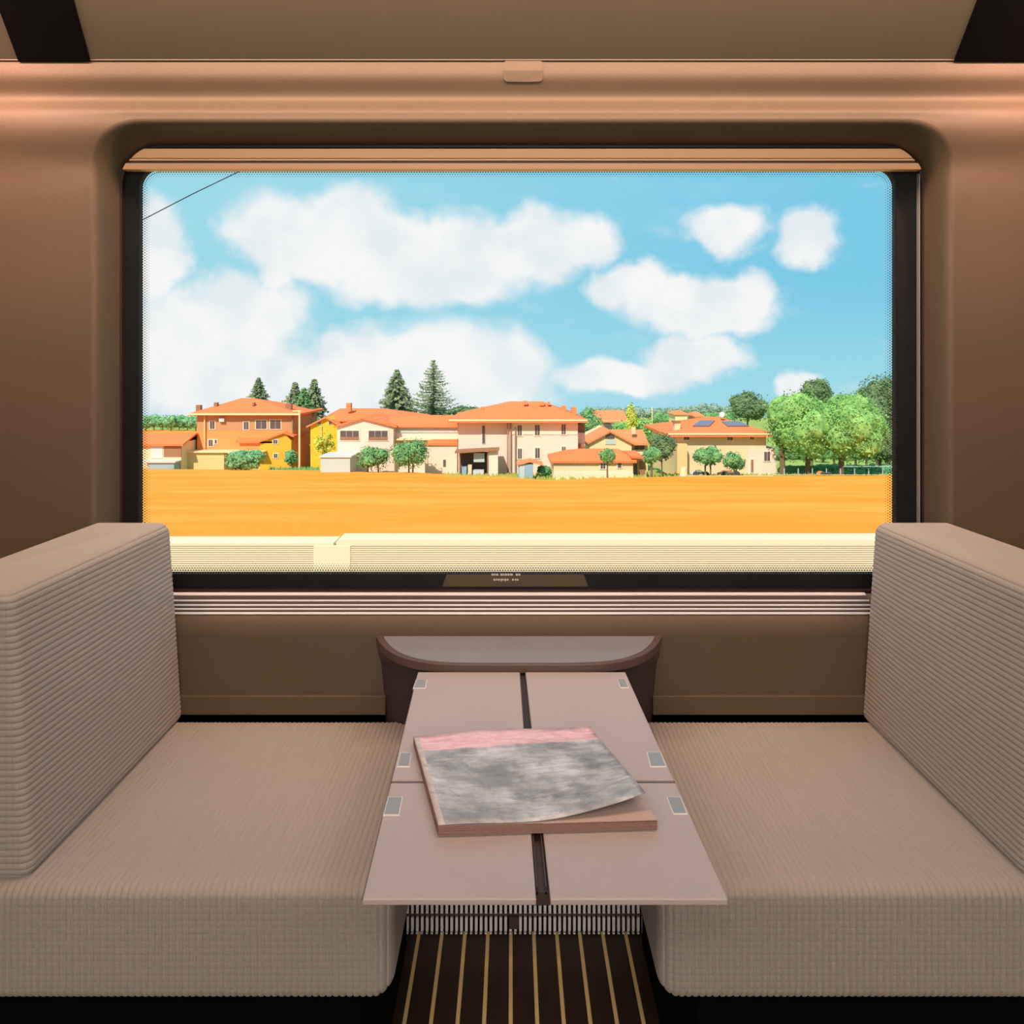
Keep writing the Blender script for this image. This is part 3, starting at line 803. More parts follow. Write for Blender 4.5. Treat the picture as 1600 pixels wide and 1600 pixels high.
# overhead wire
wr = MB(); wr.tube([(X_(120, 9), 9, Z_(396, 9)), (X_(218, 9.2), 9.2, Z_(346, 9.2)), (X_(300, 9.4), 9.4, Z_(303.5, 9.4)), (X_(380, 9.6), 9.6, Z_(265, 9.6)), (X_(520, 10), 10, Z_(198, 10))], .006, 6)
tag(obj('overhead_wire', wr, M['rubber']), 'thin dark overhead wire slanting across the sky at upper left', 'wire')

# ------------------------------------------------------------------ houses
def hip_roof(x0, x1, y0_, y1_, ze, rx0, rx1, ry, za, oh=.45, th=.22):
    m = MB(); a, b_, c, d = x0 - oh, x1 + oh, y0_ - oh, y1_ + oh
    m.v = [(a, c, ze), (b_, c, ze), (b_, d, ze), (a, d, ze), (rx0, ry, za), (rx1, ry, za), (a, c, ze - th), (b_, c, ze - th), (b_, d, ze - th), (a, d, ze - th)]
    m.f = [(0, 1, 5, 4), (1, 2, 5), (2, 3, 4, 5), (3, 0, 4), (9, 8, 7, 6), (6, 7, 1, 0), (7, 8, 2, 1), (8, 9, 3, 2), (9, 6, 0, 3)]
    return m
def gable_front(x0, x1, y0_, y1_, zl, zr_, ax, za, oh=.4, th=.2):
    """ridge runs away from the viewer"""
    m = MB(); c, d = y0_ - oh, y1_ + oh
    sl_ = (za - zl) / max(.01, ax - x0); sr = (za - zr_) / max(.01, x1 - ax)
    L = (x0 - oh, zl - sl_ * oh); R = (x1 + oh, zr_ - sr * oh)
    poly = [L, (ax, za), R, (R[0], R[1] - th), (ax, za - th), (L[0], L[1] - th)]
    m.prism(poly, lambda p: (p[0], d, p[1]), lambda p: (p[0], c, p[1])); return m
def gable_side(x0, x1, y0_, y1_, zf, za, zbk=None, oh=.4, th=.2):
    """ridge runs across the view"""
    m = MB(); ym = (y0_ + y1_) / 2; zbk = zf if zbk is None else zbk
    poly = [(y0_ - oh, zf - (za - zf) * oh / (ym - y0_)), (ym, za), (y1_ + oh, zbk), (y1_ + oh, zbk - th), (ym, za - th), (y0_ - oh, zf - (za - zf) * oh / (ym - y0_) - th)]
    m.prism(poly, lambda p: (x0 - oh, p[0], p[1]), lambda p: (x1 + oh, p[0], p[1])); return m
def walls(root, x0, x1, Y0, dep, yb_, ye, m, name='wall', eave=True, gable=None):
    """x in px at Y0; returns world box"""
    a, b_ = X_(x0, Y0), X_(x1, Y0); zb_, ze = gz(Y0) - .3, Z_(ye, Y0)
    mb = MB()
    if gable:
        ax, az = X_(gable[0], Y0), Z_(gable[1], Y0)
        mb.prism([(a, zb_), (b_, zb_), (b_, ze), (ax, az), (a, ze)], lambda p: (p[0], Y0 + dep, p[1]), lambda p: (p[0], Y0, p[1]))
    else: mb.box(a, b_, Y0, Y0 + dep, zb_, ze)
    obj(name, mb, m, root); return a, b_, zb_, ze
def window(root, x0, y0_, x1, y1_, Y, frame='surround', pane='pane', fw=.09, name='window'):
    a, b_, c, d = X_(x0, Y), X_(x1, Y), Z_(y1_, Y), Z_(y0_, Y)
    w = obj(name, box(a - fw, b_ + fw, Y - .07, Y + .05, c - fw, d + fw), M[frame], root)
    pb_ = MB()
    if pane == 'pane' and (b_ - a) > .35:
        nsp = max(2, int(round((b_ - a) / .75)))
        for i in range(nsp):
            q0_, q1_ = a + (b_ - a) * i / nsp, a + (b_ - a) * (i + 1) / nsp; pb_.box(q0_ + .02, q1_ - .02, Y - .09, Y - .05, c, d)
    else: pb_.box(a, b_, Y - .09, Y - .05, c, d)
    obj('pane', pb_, M[pane], w)
def pbox(name, root, x0, y0_, x1, y1_, Y, dep, m):
    return obj(name, box(X_(x0, Y), X_(x1, Y), Y, Y + dep, Z_(y1_, Y), Z_(y0_, Y)), M[m], root)
def house(px, py, label, cat='house', group=None, name='house'):
    Y = Yb(py); return thing(name, (X_(px, Y), Y, gz(Y)), label, cat, group), Y
GR = 'houses beyond the wheat field'
# far left low building
h, Y = house(262, 737, 'low pale outbuilding with orange roof at the left edge of the window', 'outbuilding', name='outbuilding')
a, b_, zb_, ze = walls(h, 190, 283, Y, 7, 737, 692, M['cream'])
obj('roof', gable_side(a, b_, Y, Y + 7, ze, Z_(676, Y + 3.5)), M['roof'], h)
pbox('garage_door', h, 236, 692.5, 254, 716, Y - .06, .1, 'dish'); pbox('shutter', h, 256, 694, 283, 714, Y - .05, .1, 'shutter'); pbox('porch', h, 232, 721, 272, 737, Y - 1.5, 1.4, 'blueshed')
obj('porch_roof', box(X_(228, Y), X_(284, Y), Y - 1.7, Y, Z_(720.5, Y), Z_(718.5, Y)), M['dish'], h)
# brick house
h, Y = house(384, 733.2, 'two storey orange and brown brick house with hip roof, furthest left', 'house')
a, b_, zb_, ze = walls(h, 308, 459, Y, 11, 733.2, 672, M['orange'])
obj('upper_wall', box(a - .02, b_ + .02, Y - .02, Y + 11.02, Z_(672, Y), Z_(646, Y)), M['brick'], h)
obj('roof', hip_roof(a, b_, Y, Y + 11, Z_(646, Y), X_(377, Y + 5.5), X_(396, Y + 5.5), Y + 5.5, Z_(622, Y + 5.5), oh=.8), M['roof'], h)
obj('eave', box(a - .8, b_ + .8, Y - .86, Y - .78, Z_(648, Y), Z_(645.2, Y)), M['eave'], h)
for w in ((328, 658, 336, 670), (381, 659, 389, 671), (400, 657, 417, 670), (422, 656.5, 439, 670), (326, 687, 333, 697), (336, 687, 339, 693)): window(h, *w, Y)
for c in ((306, 633, 313, 645), (334, 629, 339, 636), (446, 631, 455, 640), (394, 629, 397, 634)): pbox('chimney', h, *c, Y + 2, .6, 'shutter')
pbox('drain_pipe', h, 318.5, 649, 320.5, 700, Y - .25, .15, 'sand')
pbox('drain_pipe', h, 456, 648, 457.6, 700, Y - .25, .15, 'pipe')
pbox('air_conditioner', h, 342, 653, 350, 659, Y - .4, .38, 'dish')
# amber annex
h, Y = house(414, 734.2, 'amber annex with an orange gable roof in front of the brick house', 'annex', name='annex')
a, b_, zb_, ze = walls(h, 406, 455, Y, 6, 737, 689, M['amber'], gable=(444, 676))
obj('roof', gable_front(X_(408, Y), X_(456, Y), Y, Y + 6, Z_(688, Y), Z_(679, Y), X_(444, Y), Z_(674.5, Y), oh=.3), M['roof'], h)
a2, b2, _, _ = walls(h, 375, 412, Y + .4, 6, 737, 688, M['orange'], name='side_wall')
obj('side_roof', gable_side(a2, b2 + 1.2, Y + .4, Y + 6.4, Z_(688, Y), Z_(671, Y + 3.4)), M['roof'], h)
for w in ((427, 687, 434, 693), (428, 709, 434, 715)): window(h, *w, Y)
# beige shed
h, Y = house(320, 735.5, 'low beige flat roofed shed in front of the brick house', 'shed', name='shed')
a, b_, zb_, ze = walls(h, 288, 350, Y, 3.0, 735.5, 707, M['sand'])
obj('roof', box(a - .3, X_(412, Y), Y - .3, Y + 5, ze, ze + .12), M['eave'], h)
pbox('side_wall', h, 350, 708, 410, 737, Y + 1.5, 2.8, 'sand')
# utility pole
def pole(px, y0_, y1_, w, label, m='eave', arms=False):
    Y = Yb(y1_); o = MB().tube([(X_(px, Y), Y, gz(Y) - .2), (X_(px, Y), Y, Z_(y0_, Y))], w, 8)
    r_ = thing('utility_pole', (X_(px, Y), Y, gz(Y)), label, 'pole'); obj('shaft', o, M[m], r_)
    if arms: obj('crossarm', box(X_(px, Y) - .8, X_(px, Y) + .2, Y - .06, Y + .06, Z_(y0_ + 2, Y), Z_(y0_ + .5, Y)), M[m], r_)
pole(468, 641, 735, .12, 'pale utility pole at the right corner of the brick house', arms=True)
pole(1019, 636, 700, .10, 'thin pale mast standing behind the gabled cream house')
# yellow house
h, Y = house(508, 734, 'yellow house with orange roof and chimney behind the grey shed', 'house')
a, b_, zb_, ze = walls(h, 485, 531, Y, 8, 734, 664, M['yellow'], gable=(512, 651))
obj('roof', gable_front(a, b_, Y, Y + 8, Z_(663, Y), Z_(663, Y), X_(510, Y), Z_(650.5, Y)), M['roof2'], h)
walls(h, 531, 640, Y + 1.5, 8, 734, 656, M['yellow'], name='rear_wall')
obj('main_roof', hip_roof(X_(500, Y), X_(648, Y), Y + 1.5, Y + 13, Z_(656, Y + 1.5), X_(532, Y + 7), X_(600, Y + 7), Y + 7, Z_(638, Y + 7)), M['roof'], h)
for w in ((497, 659, 502, 663), (514, 658.5, 518, 663)): window(h, *w, Y, fw=.04)
pbox('chimney', h, 541, 630, 548, 642, Y + 4, .8, 'roof2'); pbox('drain_pipe', h, 501, 665, 502.6, 725, Y - .2, .12, 'cream')
# white long building with gabled wing
h, Y = house(620, 741, 'long cream white building with gabled end and two wide windows', 'house')
a, b_, zb_, ze = walls(h, 527, 616, Y, 10, 741, 665, M['white_r'], gable=(567, 653.5))
obj('roof', gable_front(a, b_, Y, Y + 10, Z_(664, Y), Z_(664, Y), X_(567, Y), Z_(651.5, Y), oh=.3), M['roof'], h)
walls(h, 616, 716, Y + .8, 9, 741, 664, M['white_r'], name='long_wall')
obj('long_roof', gable_side(X_(606, Y), X_(712, Y), Y + .8, Y + 9.8, Z_(664, Y + .8), Z_(648.5, Y + 5.3)), M['roof'], h)
for w in ((531.5, 673, 561, 687.5), (576, 673, 606, 687.5)):
    window(h, *w, Y, frame='surround', pane='pane', fw=.12)
    wb_ = box(X_(w[0], Y), X_(w[2], Y), Y - .12, Y - .05, Z_(w[3], Y), Z_(w[3] - 5, Y)); obj('balcony_panel', wb_, M['shutter'], h)
pbox('eave_shade', h, 617, 664.5, 715, 676, Y + .72, .1, 'greyshed'); pbox('ledge', h, 617, 685.5, 715, 688, Y + .2, .6, 'eave')  # grey band puts the shade under the eaves into the wall colour
pbox('drain_pipe', h, 614.6, 664, 616.4, 720, Y - .2, .12, 'pipe')
pbox('lower_wall', h, 664, 692, 714, 745, Y - 1.6, 2.4, 'white_r')
obj('lower_roof', hip_roof(X_(666, Y - 1.6), X_(712, Y - 1.6), Y - 1.6, Y + .8, Z_(692, Y - 1.6), X_(676, Y - .5), X_(714, Y - .5), Y - .3, Z_(686.5, Y - .4), oh=.2), M['roof'], h)
window(h, 692.5, 718, 696.5, 728.5, Y - 1.6, fw=.03)
# grey shed
h, Y = house(525, 743, 'small grey sheet shed with a white roof, left of the two round bushes', 'shed', name='shed')
a, b_, zb_, ze = walls(h, 501, 547, Y, 3.6, 743, 713, M['greyshed'])
obj('roof', hip_roof(a, b_, Y, Y + 3.6, ze, a + .8, b_ + .5, Y + 2.4, Z_(706, Y + 2.4), oh=.15, th=.1), M['dish'], h)
# big white house
h, Y = house(810, 745, 'big cream white two storey house with broad orange hip roof in the centre', 'house')
a, b_, zb_, ze = walls(h, 716, 796, Y, 12, 745, 657, M['white_r'])
a2, b2, _, _ = walls(h, 796, 903, Y - .3, 12, 745, 656, M['white_r'], name='right_wall')
obj('roof', hip_roof(a, b2, Y - .3, Y + 12, Z_(656, Y - .3), X_(796, Y + 5), X_(846, Y + 5), Y + 5, Z_(627, Y + 5), oh=.9), M['roof'], h)
obj('eave', box(a - .85, b2 + .85, Y - 1.25, Y - 1.18, Z_(658, Y - 1.2), Z_(655.5, Y - 1.2)), M['eave'], h)
pbox('upper_band', h, 797, 657, 902.5, 679, Y - .36, .1, 'surround')
for w in ((808.5, 664.5, 815.5, 680.5), (835.5, 664, 843.5, 680), (877, 663, 884, 678.5), (809, 701, 815.5, 716.5), (836, 700, 843.5, 715.5), (877.5, 698, 884, 708)): window(h, *w, Y - .3)
window(h, 753.5, 665, 757.8, 692.5, Y, fw=.05)
for x in (793, 798, 805.3): pbox('drain_pipe', h, x - .9, 660 if x < 800 else 668, x + .9, 742, Y - .55, .15, 'pipe')
for c in ((878, 634, 885, 646), (893, 636, 901, 650), (818, 626.5, 824, 632), (751, 636, 756, 644), (843, 627.5, 850, 634), (856, 628, 860, 633)): pbox('chimney', h, *c, Y + 3, .7, 'roof2')
pbox('balcony', h, 903, 677, 914, 706, Y + 1, 4, 'white_r'); pbox('awning', h, 903, 663, 914, 677, Y + 2, 3, 'shutter'); pbox('balcony_floor', h, 903, 694, 913, 699, Y + .6, .5, 'shutter')
# carport
h, Y = house(740, 747, 'open carport with dark inside against the white house', 'carport', name='carport')
pbox('inside', h, 718, 706, 762, 741, Y + 1.7, .1, 'dark')  # dark sheet painted for the shade inside the carport
obj('roof', MB().prism([(X_(711, Y), Z_(708, Y)), (X_(780, Y), Z_(703.5, Y)), (X_(780, Y), Z_(701.5, Y)), (X_(711, Y), Z_(705, Y))], lambda p: (p[0], Y + 1.9, p[1]), lambda p: (p[0], Y - .4, p[1])), M['shutter'], h)
for x in (717.5, 761): pbox('post', h, x, 706, x + 1.8, 745, Y - .1, .15, 'shutter')
pbox('tarpaulin', h, 740, 708, 757, 722, Y + .3, .08, 'greyshed'); pbox('side_panel', h, 763, 704, 778, 744, Y, 1.8, 'surround')
for i, c in enumerate(((720, 730, 729, 744), (731, 727, 737, 744), (739, 735, 756, 744))):
    o = pbox('crate', None, *c, Y + .2, .8, ['blueshed', 'cream', 'dish'][i]); tag(o, ['blue grey box standing at the left in the carport', 'tall cream box in the middle of the carport', 'wide white box at the right in the carport'][i], 'box')
# blue shed
h, Y = house(822, 752, 'small blue grey garden shed in front of the central white house', 'shed', name='shed')
a, b_, zb_, ze = walls(h, 810, 833, Y, 2.2, 752, 725, M['blueshed'])
obj('roof', gable_front(a, X_(846, Y), Y, Y + 2.2, ze, ze, X_(828, Y), Z_(720.5, Y), oh=.15, th=.1), M['roof2'], h)
pbox('door', h, 812, 728, 820, 749, Y - .04, .1, 'greyshed')
# outbuilding with long orange roof
h, Y = house(930, 749, 'low cream outbuilding with long orange hip roof right of the white house', 'outbuilding', name='outbuilding')
a, b_, zb_, ze = walls(h, 865, 989, Y, 7, 749, 719, M['cream'])
obj('roof', hip_roof(a, b_, Y, Y + 7, Z_(719, Y), X_(905, Y + 3.5), X_(965, Y + 3.5), Y + 3.5, Z_(701, Y + 3.5), oh=.3), M['roof'], h)
walls(h, 989, 1010, Y + 1, 5, 749, 715, M['sand'], name='porch_wall'); obj('porch_roof', box(X_(986, Y), X_(1006, Y), Y - .2, Y + 5, Z_(716, Y), Z_(713, Y)), M['roof'], h)
window(h, 938, 724, 946, 732, Y); window(h, 965, 722, 970.5, 730.5, Y); pbox('door', h, 991, 720, 996, 746, Y + .9, .2, 'pane'); pbox('door', h, 999, 720, 1008, 746, Y + .9, .2, 'shutter')
pbox('wall_base', h, 865, 737, 989, 748, Y - .1, .2, 'surround')
# low fence
h, Y = house(900, 753, 'low cream garden wall running in front of the orange roofed outbuilding', 'garden wall', name='garden_wall')
m = MB().box(X_(864, Y), X_(990, Y), Y, Y + .2, gz(Y) - .2, Z_(741.5, Y)); obj('panel', m, M['eave'], h)
for x in (864, 888, 924, 957, 988): pbox('post', h, x, 740.3, x + 2, 753, Y - .06, .32, 'cream')
# gabled cream house behind
h, Y = house(960, 737, 'cream house with arched attic window and orange roof behind the outbuilding', 'house')
a, b_, zb_, ze = walls(h, 921, 987, Y, 12, 737, 691, M['cream'], gable=(953, 674))
obj('roof', gable_front(a, b_, Y, Y + 7, Z_(689.5, Y), Z_(690.5, Y), X_(953, Y), Z_(672.5, Y), oh=.4), M['roof2'], h)
walls(h, 980, 1012, Y + 2, 8, 737, 692, M['cream'], name='side_wall')
obj('side_roof', gable_side(X_(965, Y), X_(1010, Y), Y + 1, Y + 9, Z_(691, Y + 1), Z_(671, Y + 5)), M['roof2'], h)
for w in ((949.5, 683, 957.5, 686), (946, 687, 962, 694)): window(h, *w, Y, fw=.03, pane='pane' if w[0] > 949 else 'greyshed')
obj('arch', MB().prism([(X_(953, Y) + .55 * math.cos(q * PI / 8), Z_(685, Y) + .5 * math.sin(q * PI / 8)) for q in range(9)], lambda p: (p[0], Y - .02, p[1]), lambda p: (p[0], Y - .1, p[1])), M['pane'], h)
window(h, 991, 696, 1007, 702, Y + 2); pbox('chimney', h, 987, 668, 993, 678, Y + 2, .6, 'cream')
pbox('balcony', h, 988, 703, 1010, 712, Y + 1.4, .5, 'surround')
# far house with arch
h, Y = house(955, 700, 'distant cream house with broad terracotta roof and an arch', 'house')
walls(h, 938, 975, Y, 12, 700, 657, M['cream'])
obj('roof', gable_side(X_(935, Y), X_(978, Y), Y, Y + 12, Z_(657.5, Y), Z_(641, Y + 6)), M['roof2'], h)
obj('arch', MB().prism([(X_(949, Y) + 1.0 * math.cos(q * PI / 8), Z_(671, Y) + 1.35 * math.sin(q * PI / 8)) for q in range(9)], lambda p: (p[0], Y - .02, p[1]), lambda p: (p[0], Y - .15, p[1])), M['pane'], h)
# small far houses on the ridge
for (x0, x1, y0_, ye, lb_) in ((1027, 1052, 661, 668, 'distant cream house with terracotta roof left of the solar house'), (1055, 1074, 641, 647, 'tiny terracotta roofed house among the far trees, leftmost of two'), (1086, 1098, 643, 650, 'tiny cream roofed house among the far trees, just left of the dish')):
    h, Y = house((x0 + x1) / 2, 694 if ye > 660 else 680, lb_, 'house'); walls(h, x0, x1, Y, 8, 0, ye, M['cream'])
    obj('roof', hip_roof(X_(x0, Y), X_(x1, Y), Y, Y + 8, Z_(ye, Y), X_((x0 + x1) / 2 - 4, Y), X_((x0 + x1) / 2 + 4, Y), Y + 4, Z_(y0_, Y + 4)), M['roof2'], h)
# solar house
h, Y = house(1120, 744, 'cream two storey house with solar panels on its orange hip roof', 'house')
a, b_, zb_, ze = walls(h, 1054, 1197, Y, 12, 744, 678, M['cream'])
obj('roof', hip_roof(a, b_, Y, Y + 12, Z_(678, Y), X_(1106, Y + 6), X_(1124, Y + 6), Y + 6, Z_(651, Y + 6), oh=.9), M['roof'], h)
obj('eave', box(a - .85, b_ + .85, Y - .97, Y - .9, Z_(679.5, Y - 1), Z_(677, Y - 1)), M['eave'], h)
for w in ((1068, 679.5, 1077, 687), (1136, 680, 1145, 687.5), (1171.5, 679, 1178, 686.5), (1193.5, 706, 1203, 720)): window(h, *w, Y - .15 if w[0] > 1190 else Y)
window(h, 1173, 718, 1177, 738, Y - .15, pane='shutter', name='doorway')
pbox('lower_wall', h, 1168, 701, 1213, 743, Y - .15, 7, 'white_r')
def roof_panel(pts):
    za_, ze_ = Z_(651, Y + 6), Z_(678, Y); y_e = Y - .9
    def on(px, py, lift):
        lo, hi = y_e, Y + 6
        for _ in range(40):
            mm = (lo + hi) / 2; z = ze_ + (za_ - ze_) * (mm - y_e) / (Y + 6 - y_e)
            if HY - (z - EH) / mm * F > py: lo = mm
            else: hi = mm
        z = ze_ + (za_ - ze_) * (lo - y_e) / (Y + 6 - y_e); return (X_(px, lo), lo - lift * .35, z + lift)
    m = MB(); m.prism(pts, lambda p: on(p[0], p[1], .02), lambda p: on(p[0], p[1], .14)); obj('solar_panel', m, M['solar'], h)
roof_panel([(1082, 667), (1108, 667), (1117, 658.5), (1094, 658.5)]); roof_panel([(1137, 667), (1170, 667), (1155, 660), (1128, 660)])
pbox('chimney', h, 1054, 660, 1063, 677, Y + 1, .8, 'cream'); pbox('chimney_cap', h, 1052.5, 658, 1064.5, 660.5, Y + .9, 1.0, 'shutter')
obj('satellite_dish', MB().tube([(X_(1125, Y + 5), Y + 4.2, Z_(647, Y + 5)), (X_(1126, Y + 5), Y + 4.3, Z_(647.5, Y + 5))], .30, 14), M['dish'], h)
pbox('dish_mast', h, 1125, 648, 1126, 656, Y + 4.6, .08, 'dish')
pbox('stair_wall', h, 1058, 694, 1074, 740, Y - 1.2, 1.2, 'sand')
# gate pillar and fence near the solar house
h, Y = house(1068, 750, 'cream garden pillar and low wall at the field edge before the solar house', 'garden wall', name='garden_wall')
obj('pillar', MB().tube([(X_(1068, Y), Y, gz(Y) - .2), (X_(1068, Y), Y, Z_(730, Y))], .42, 10, .3), M['eave'], h)
obj('panel', box(X_(1074, Y), X_(1210, Y), Y + .2, Y + .4, gz(Y) - .2, Z_(744, Y)), M['eave'], h)
# parked cars, small
def car(x0, x1, y0_, y1_, m, label):
    Y = Yb(y1_); r_ = thing('car', (X_((x0 + x1) / 2, Y), Y, gz(Y)), label, 'car'); a, b_ = X_(x0, Y), X_(x1, Y); L = b_ - a; z0_, z1_ = gz(Y), Z_(y0_, Y); H = z1_ - z0_
    pr = [(0, .2), (1, .2), (1, .55), (.85, .62), (.7, .97), (.28, 1), (.12, .62), (0, .55)]
    obj('body', MB().prism([(a + u * L, z0_ + v * H) for u, v in pr], lambda p: (p[0], Y + 1.6, p[1]), lambda p: (p[0], Y, p[1])), M[m], r_, bevel=.06)
    pr = [(.17, .64), (.81, .64), (.69, .9), (.3, .93)]
    obj('side_window', MB().prism([(a + u * L, z0_ + v * H) for u, v in pr], lambda p: (p[0], Y + .02, p[1]), lambda p: (p[0], Y - .03, p[1])), M['pane'], r_)
    for u in (.2, .8): obj('wheel', MB().tube([(a + u * L, Y - .04, z0_ + .3), (a + u * L, Y + .2, z0_ + .3)], .3, 12), M['dark'], r_)
car(1083, 1108, 737, 746.5, 'dish', 'white car parked under the small round tree before the solar house')
car(1127, 1158, 738, 746, 'shutter', 'brown car parked left of the cream doorway of the solar house')
car(1285, 1298, 739, 747, 'orange', 'small reddish car parked under the big green trees')
# green wire fence and hedge on the right
h, Y = house(1300, 743, 'green clipped hedge behind the trunks of the big trees', 'hedge', name='hedge')
r = random.Random(11); m = MB()
for i in range(70):
    px = 1225 + i * 2.6; m.sphere((X_(px, Y), Y + r.uniform(0, .6), Z_(737 + r.uniform(-2, 3), Y)), .55, .5, .5 + r.uniform(0, .25), 7, 5, .1, r)
for i in range(3500):
    px = r.uniform(1224, 1410); p = Vector((X_(px, Y), Y - .5 + r.uniform(-.15, .3), Z_(r.uniform(728, 744), Y))); m.leaf(p, Vector((r.uniform(-.6, .6), -1, r.uniform(-.3, 1))), .3, r)
obj('foliage', m, M['l_teal'], h)
h, Y = house(1330, 747, 'pale rail fence on thin posts along the field below the big trees', 'fence', name='fence')
for i in range(9): pbox('post', h, 1225 + 22 * i, 732, 1226 + 22 * i, 748, Y, .1, 'greyshed')
pbox('rail', h, 1318, 728.5, 1420, 729.4, Y - .05, .08, 'greyshed'); pbox('rail', h, 1200, 741.5, 1420, 742.1, Y - .05, .08, 'greyshed')

# ------------------------------------------------------------------ trees
def tree(px, ytop, ybot, hw, ybase, m, label, seed, cat='tree', name='tree', trunk=.16, lobes=10, dens=1.0, trunks=None, Yabs=None, leaf=3.0, group=None, core=.88):
    r = random.Random(seed); Y = Yabs or Yb(ybase); s_ = Y / F
    root = thing(name, (X_(px, Y), Y, gz(Y)), label, cat, group)
    cxw, cz_ = X_(px, Y), Z_((ytop + ybot) / 2, Y); rx, rz = hw * s_, (ybot - ytop) / 2 * s_; ry = min(rx, max(rz, rx * .7))
    mb = MB(); L = []
    L.append((Vector((cxw, Y, cz_)), .78))
    for i in range(lobes):
        a = 2 * PI * i / lobes + r.uniform(-.3, .3); e = r.uniform(-.75, .95); ce = math.sqrt(max(0, 1 - e * e)); q = r.uniform(.45, .62)
        L.append((Vector((cxw + rx * q * ce * math.cos(a), Y + ry * q * ce * math.sin(a), cz_ + rz * q * e)), r.uniform(.36, .5)))
    for c, q in L: mb.sphere(c, rx * q * core, ry * q * core, rz * q * core, 9, 7, .09, r)
    cnt = int(min(9000, max(250, hw * 2 * (ybot - ytop) * .6 * dens)))
    for i in range(cnt):
        c, q = L[r.randrange(len(L))] if i % 3 else L[0]
        d = Vector((r.gauss(0, 1), r.gauss(0, 1), r.gauss(0, 1))).normalized()
        if d.y > .5: d.y = -d.y
        k_ = q * (r.uniform(core - .05, 1.19) if core > .6 else r.uniform(.3, 1.2)); p = c + Vector((d.x * rx * k_, d.y * ry * k_, d.z * rz * k_))
        nn = Vector((d.x / rx, d.y / ry, d.z / rz)).normalized() + Vector((r.uniform(-.7, .7), r.uniform(-.7, .7), r.uniform(-.4, .9)))
        mb.leaf(p, nn, leaf * s_ * r.uniform(.6, 1.6), r, .65)
    obj('foliage', mb, m, root)
    zb_ = gz(Y) - .15
    if ybase > ybot:
        for dx in (trunks or [0]):
            t_ = MB(); x = cxw + dx * s_
            t_.tube([(x, Y, zb_), (x + dx * .05 * s_, Y, (zb_ + cz_) / 2), (cxw + dx * .5 * s_, Y, cz_)], trunk, 7, trunk * .6)
            obj('trunk', t_, M['bark'], root)
    return root
def conifer(px, ytop, hw, ybase, label, seed, sparse=False, m='l_con', Y=None):
    r = random.Random(seed); Y = Y or Yb(ybase); s_ = Y / F; root = thing('conifer', (X_(px, Y), Y, gz(Y)), label, 'conifer')
    x = X_(px, Y); zt_, zb_ = Z_(ytop, Y), gz(Y); mb = MB(); H = zt_ - zb_; R = hw * s_ * 1.35
    obj('trunk', MB().tube([(x, Y, zb_ - .1), (x, Y, zt_ - .2)], .22, 7, .03), M['bark'], root)
    lev = int(H / (.30 if not sparse else .42))
    vis = Z_(ytop + min(85, hw * 2.4), Y)
    for i in range(lev):
        z = zt_ - .15 - (H * .93) * i / lev; f = (zt_ - z) / (zt_ - max(zb_, vis)); rad = R * min(1, f ** .8) * r.uniform(.8, 1.12) + .1
        nb = 7 if sparse else 11
        for b__ in range(nb):
            a = 2 * PI * b__ / nb + r.uniform(-.3, .3); rr_ = rad * r.uniform(.75, 1.1); up = (.35 if sparse else .08)
            steps = max(3, int(rr_ / .16))
            for s2 in range(steps):
                q = (s2 + .5) / steps; p = Vector((x + math.cos(a) * rr_ * q, Y + math.sin(a) * rr_ * q, z - rr_ * .30 * q + up * rr_ * q * q))
                for _ in range(2 if sparse else 3):
                    pp = p + Vector((r.uniform(-.14, .14), r.uniform(-.14, .14), r.uniform(-.16, .06)))
                    mb.leaf(pp, Vector((r.uniform(-.5, .5), r.uniform(-.9, .1), r.uniform(.2, 1))), (.5 if not sparse else .42) * (1.15 - .4 * q), r, .5)
    obj('foliage', mb, M[m], root)
conifer(404, 590, 15, 700, 'small conifer top rising behind the brick house roof', 1)
conifer(461, 597, 13, 715, 'narrow dark conifer, left one of the pair right of the brick house', 2)
conifer(475, 606, 10, 725, 'paler narrow conifer between the two dark ones by the brick house', 3, m='l_mid')
conifer(491, 592, 14, 715, 'narrow dark conifer, right one of the pair beside the yellow house', 4)
conifer(620, 577, 27, 712, 'dense broad conifer behind the long white building', 5)
conifer(677, 562, 36, 712, 'tallest conifer with open upswept branches behind the long building', 6, sparse=True)
T = tree
T(383, 698, 737, 35, 739, M['l_teal'], 'rounded green shrub in front of the amber annex', 21, 'shrub', 'shrub')
T(455, 700, 728, 12, 734, M['l_teal'], 'green bush beside the amber annex and utility pole', 22, 'shrub', 'shrub')
T(507, 668, 722, 23, 738, M['l_yel'], 'yellow green slender tree in front of the yellow house', 23, dens=.28, trunk=.06, core=.45)
T(583, 695, 738, 32, 743, M['l_mid'], 'wide round bush, left of the two before the long white building', 24, trunk=.1, trunks=[-8, 8], core=.72)
T(642, 681, 735, 35, 744, M['l_mid'], 'round spreading tree, right of the two before the long white building', 25, trunk=.09, trunks=[-3, 3], core=.72)
T(728, 631, 662, 30, 700, M['l_dark'], 'dark tree behind the roof between the long building and white house', 26, Yabs=120)
T(690, 636, 665, 40, 700, M['l_dark'], 'dark leafy tree behind the ridge of the long building', 27, Yabs=125)
T(921, 632, 700, 25, 725, M['l_mid'], 'leafy green tree just right of the central white house', 28, core=.72)
T(850, 724, 749, 13, 751, M['l_mid'], 'small round shrub beside the blue grey shed', 29, 'shrub', 'shrub')
T(987, 624, 690, 11, 715, M['l_yel'], 'tall narrow yellow green tree behind the cream gabled house', 30, lobes=14, core=.6, dens=.7)
T(1003, 651, 700, 30, 712, M['l_green'], 'bright green tree left of the thin mast', 31, core=.72)
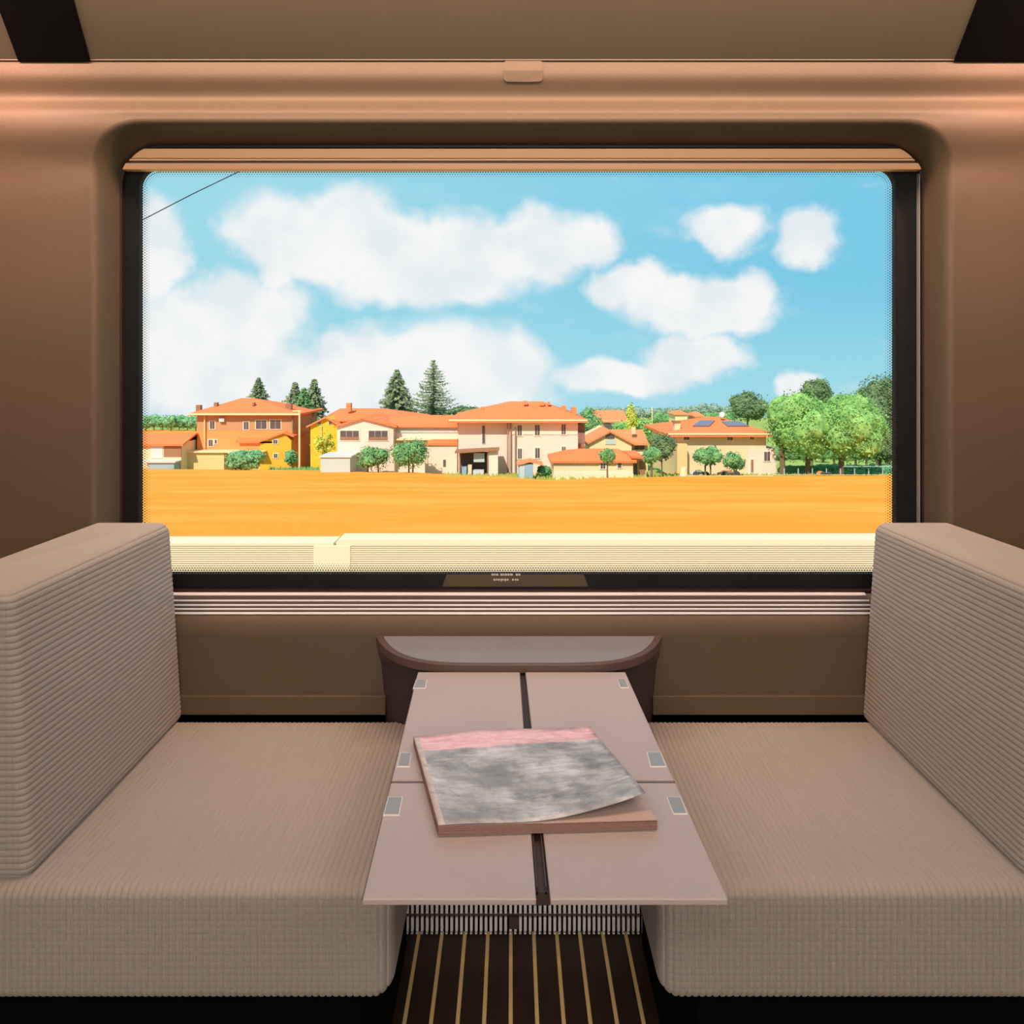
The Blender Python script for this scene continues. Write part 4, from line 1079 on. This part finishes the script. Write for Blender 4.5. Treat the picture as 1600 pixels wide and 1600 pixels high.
T(973, 655, 690, 22, 712, M['l_green'], 'green tree below the distant arch house', 32)
T(949, 699, 728, 14.5, 753, M['l_mid'], 'small lollipop tree with bare trunk at the field edge, leftmost', 33, trunk=.09)
T(1034, 672, 724, 22, 748, M['l_dark'], 'tall dark green tree between the cream gabled house and solar house', 34, trunk=.08)
T(1018, 697, 727, 17, 751, M['l_mid'], 'round headed small tree with a bare trunk before the dark tall one', 35, trunk=.12)
T(1106, 697, 731, 25, 747, M['l_mid'], 'round small tree in front of the solar house, over the white car', 36, trunk=.1, trunks=[-4, 4])
T(1147, 704, 737, 20, 748, M['l_mid'], 'small spreading tree in front of the solar house, over the brown car', 37, trunk=.08)
T(1168, 608, 662, 33, 725, M['l_dark'], 'dark round tree rising behind the solar house roof', 38, lobes=14)
T(1275, 589, 640, 28, 720, M['l_dark'], 'dark treetop rising behind the big green trees', 39)
T(1375, 574, 735, 50, 741, M['l_dark'], 'tall olive green tree at the right edge of the window', 40, lobes=16)
T(1248, 606, 728, 58, 745, M['l_green'], 'big bright green tree, left of the large pair', 41, lobes=34, trunk=.3, trunks=[-25, 14], dens=1.1, core=.8)
T(1328, 606, 732, 58, 746, M['l_green'], 'big bright green tree, right of the large pair', 42, lobes=34, trunk=.3, trunks=[-13], dens=1.1, core=.8)
# distant woods, tree by tree
r = random.Random(99)
def wood(xs, ytop, hgt, Yd, m, labelf, group, seed):
    rr_ = random.Random(seed)
    for i, x in enumerate(xs):
        yb_ = HY + (EH - gz(Yd)) / Yd * F
        t0 = ytop(x) + rr_.uniform(-2, 2)
        T(x, t0, min(yb_ - 1, t0 + hgt), rr_.uniform(11, 17), yb_, m, labelf, seed * 50 + i, Yabs=Yd + rr_.uniform(-8, 8), lobes=7, leaf=2.2, group=group)
wood(range(228, 312, 13), lambda x: 646, 26, 235, M['l_teal'], 'one of the distant green trees in the row left of the brick house', 'far tree row on the left', 2)
wood(range(1030, 1150, 18), lambda x: 641, 30, 260, M['l_mid'], 'one of the green trees on the slope behind the solar house', 'trees behind the solar house', 3)
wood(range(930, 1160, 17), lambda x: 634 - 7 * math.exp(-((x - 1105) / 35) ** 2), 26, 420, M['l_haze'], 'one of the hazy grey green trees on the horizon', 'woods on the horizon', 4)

wood(range(1218, 1412, 17), lambda x: 696, 34, 104, M['l_mid'], 'one of the shaded green trees behind the big trees by the solar house', 'trees behind the big green trees', 5)
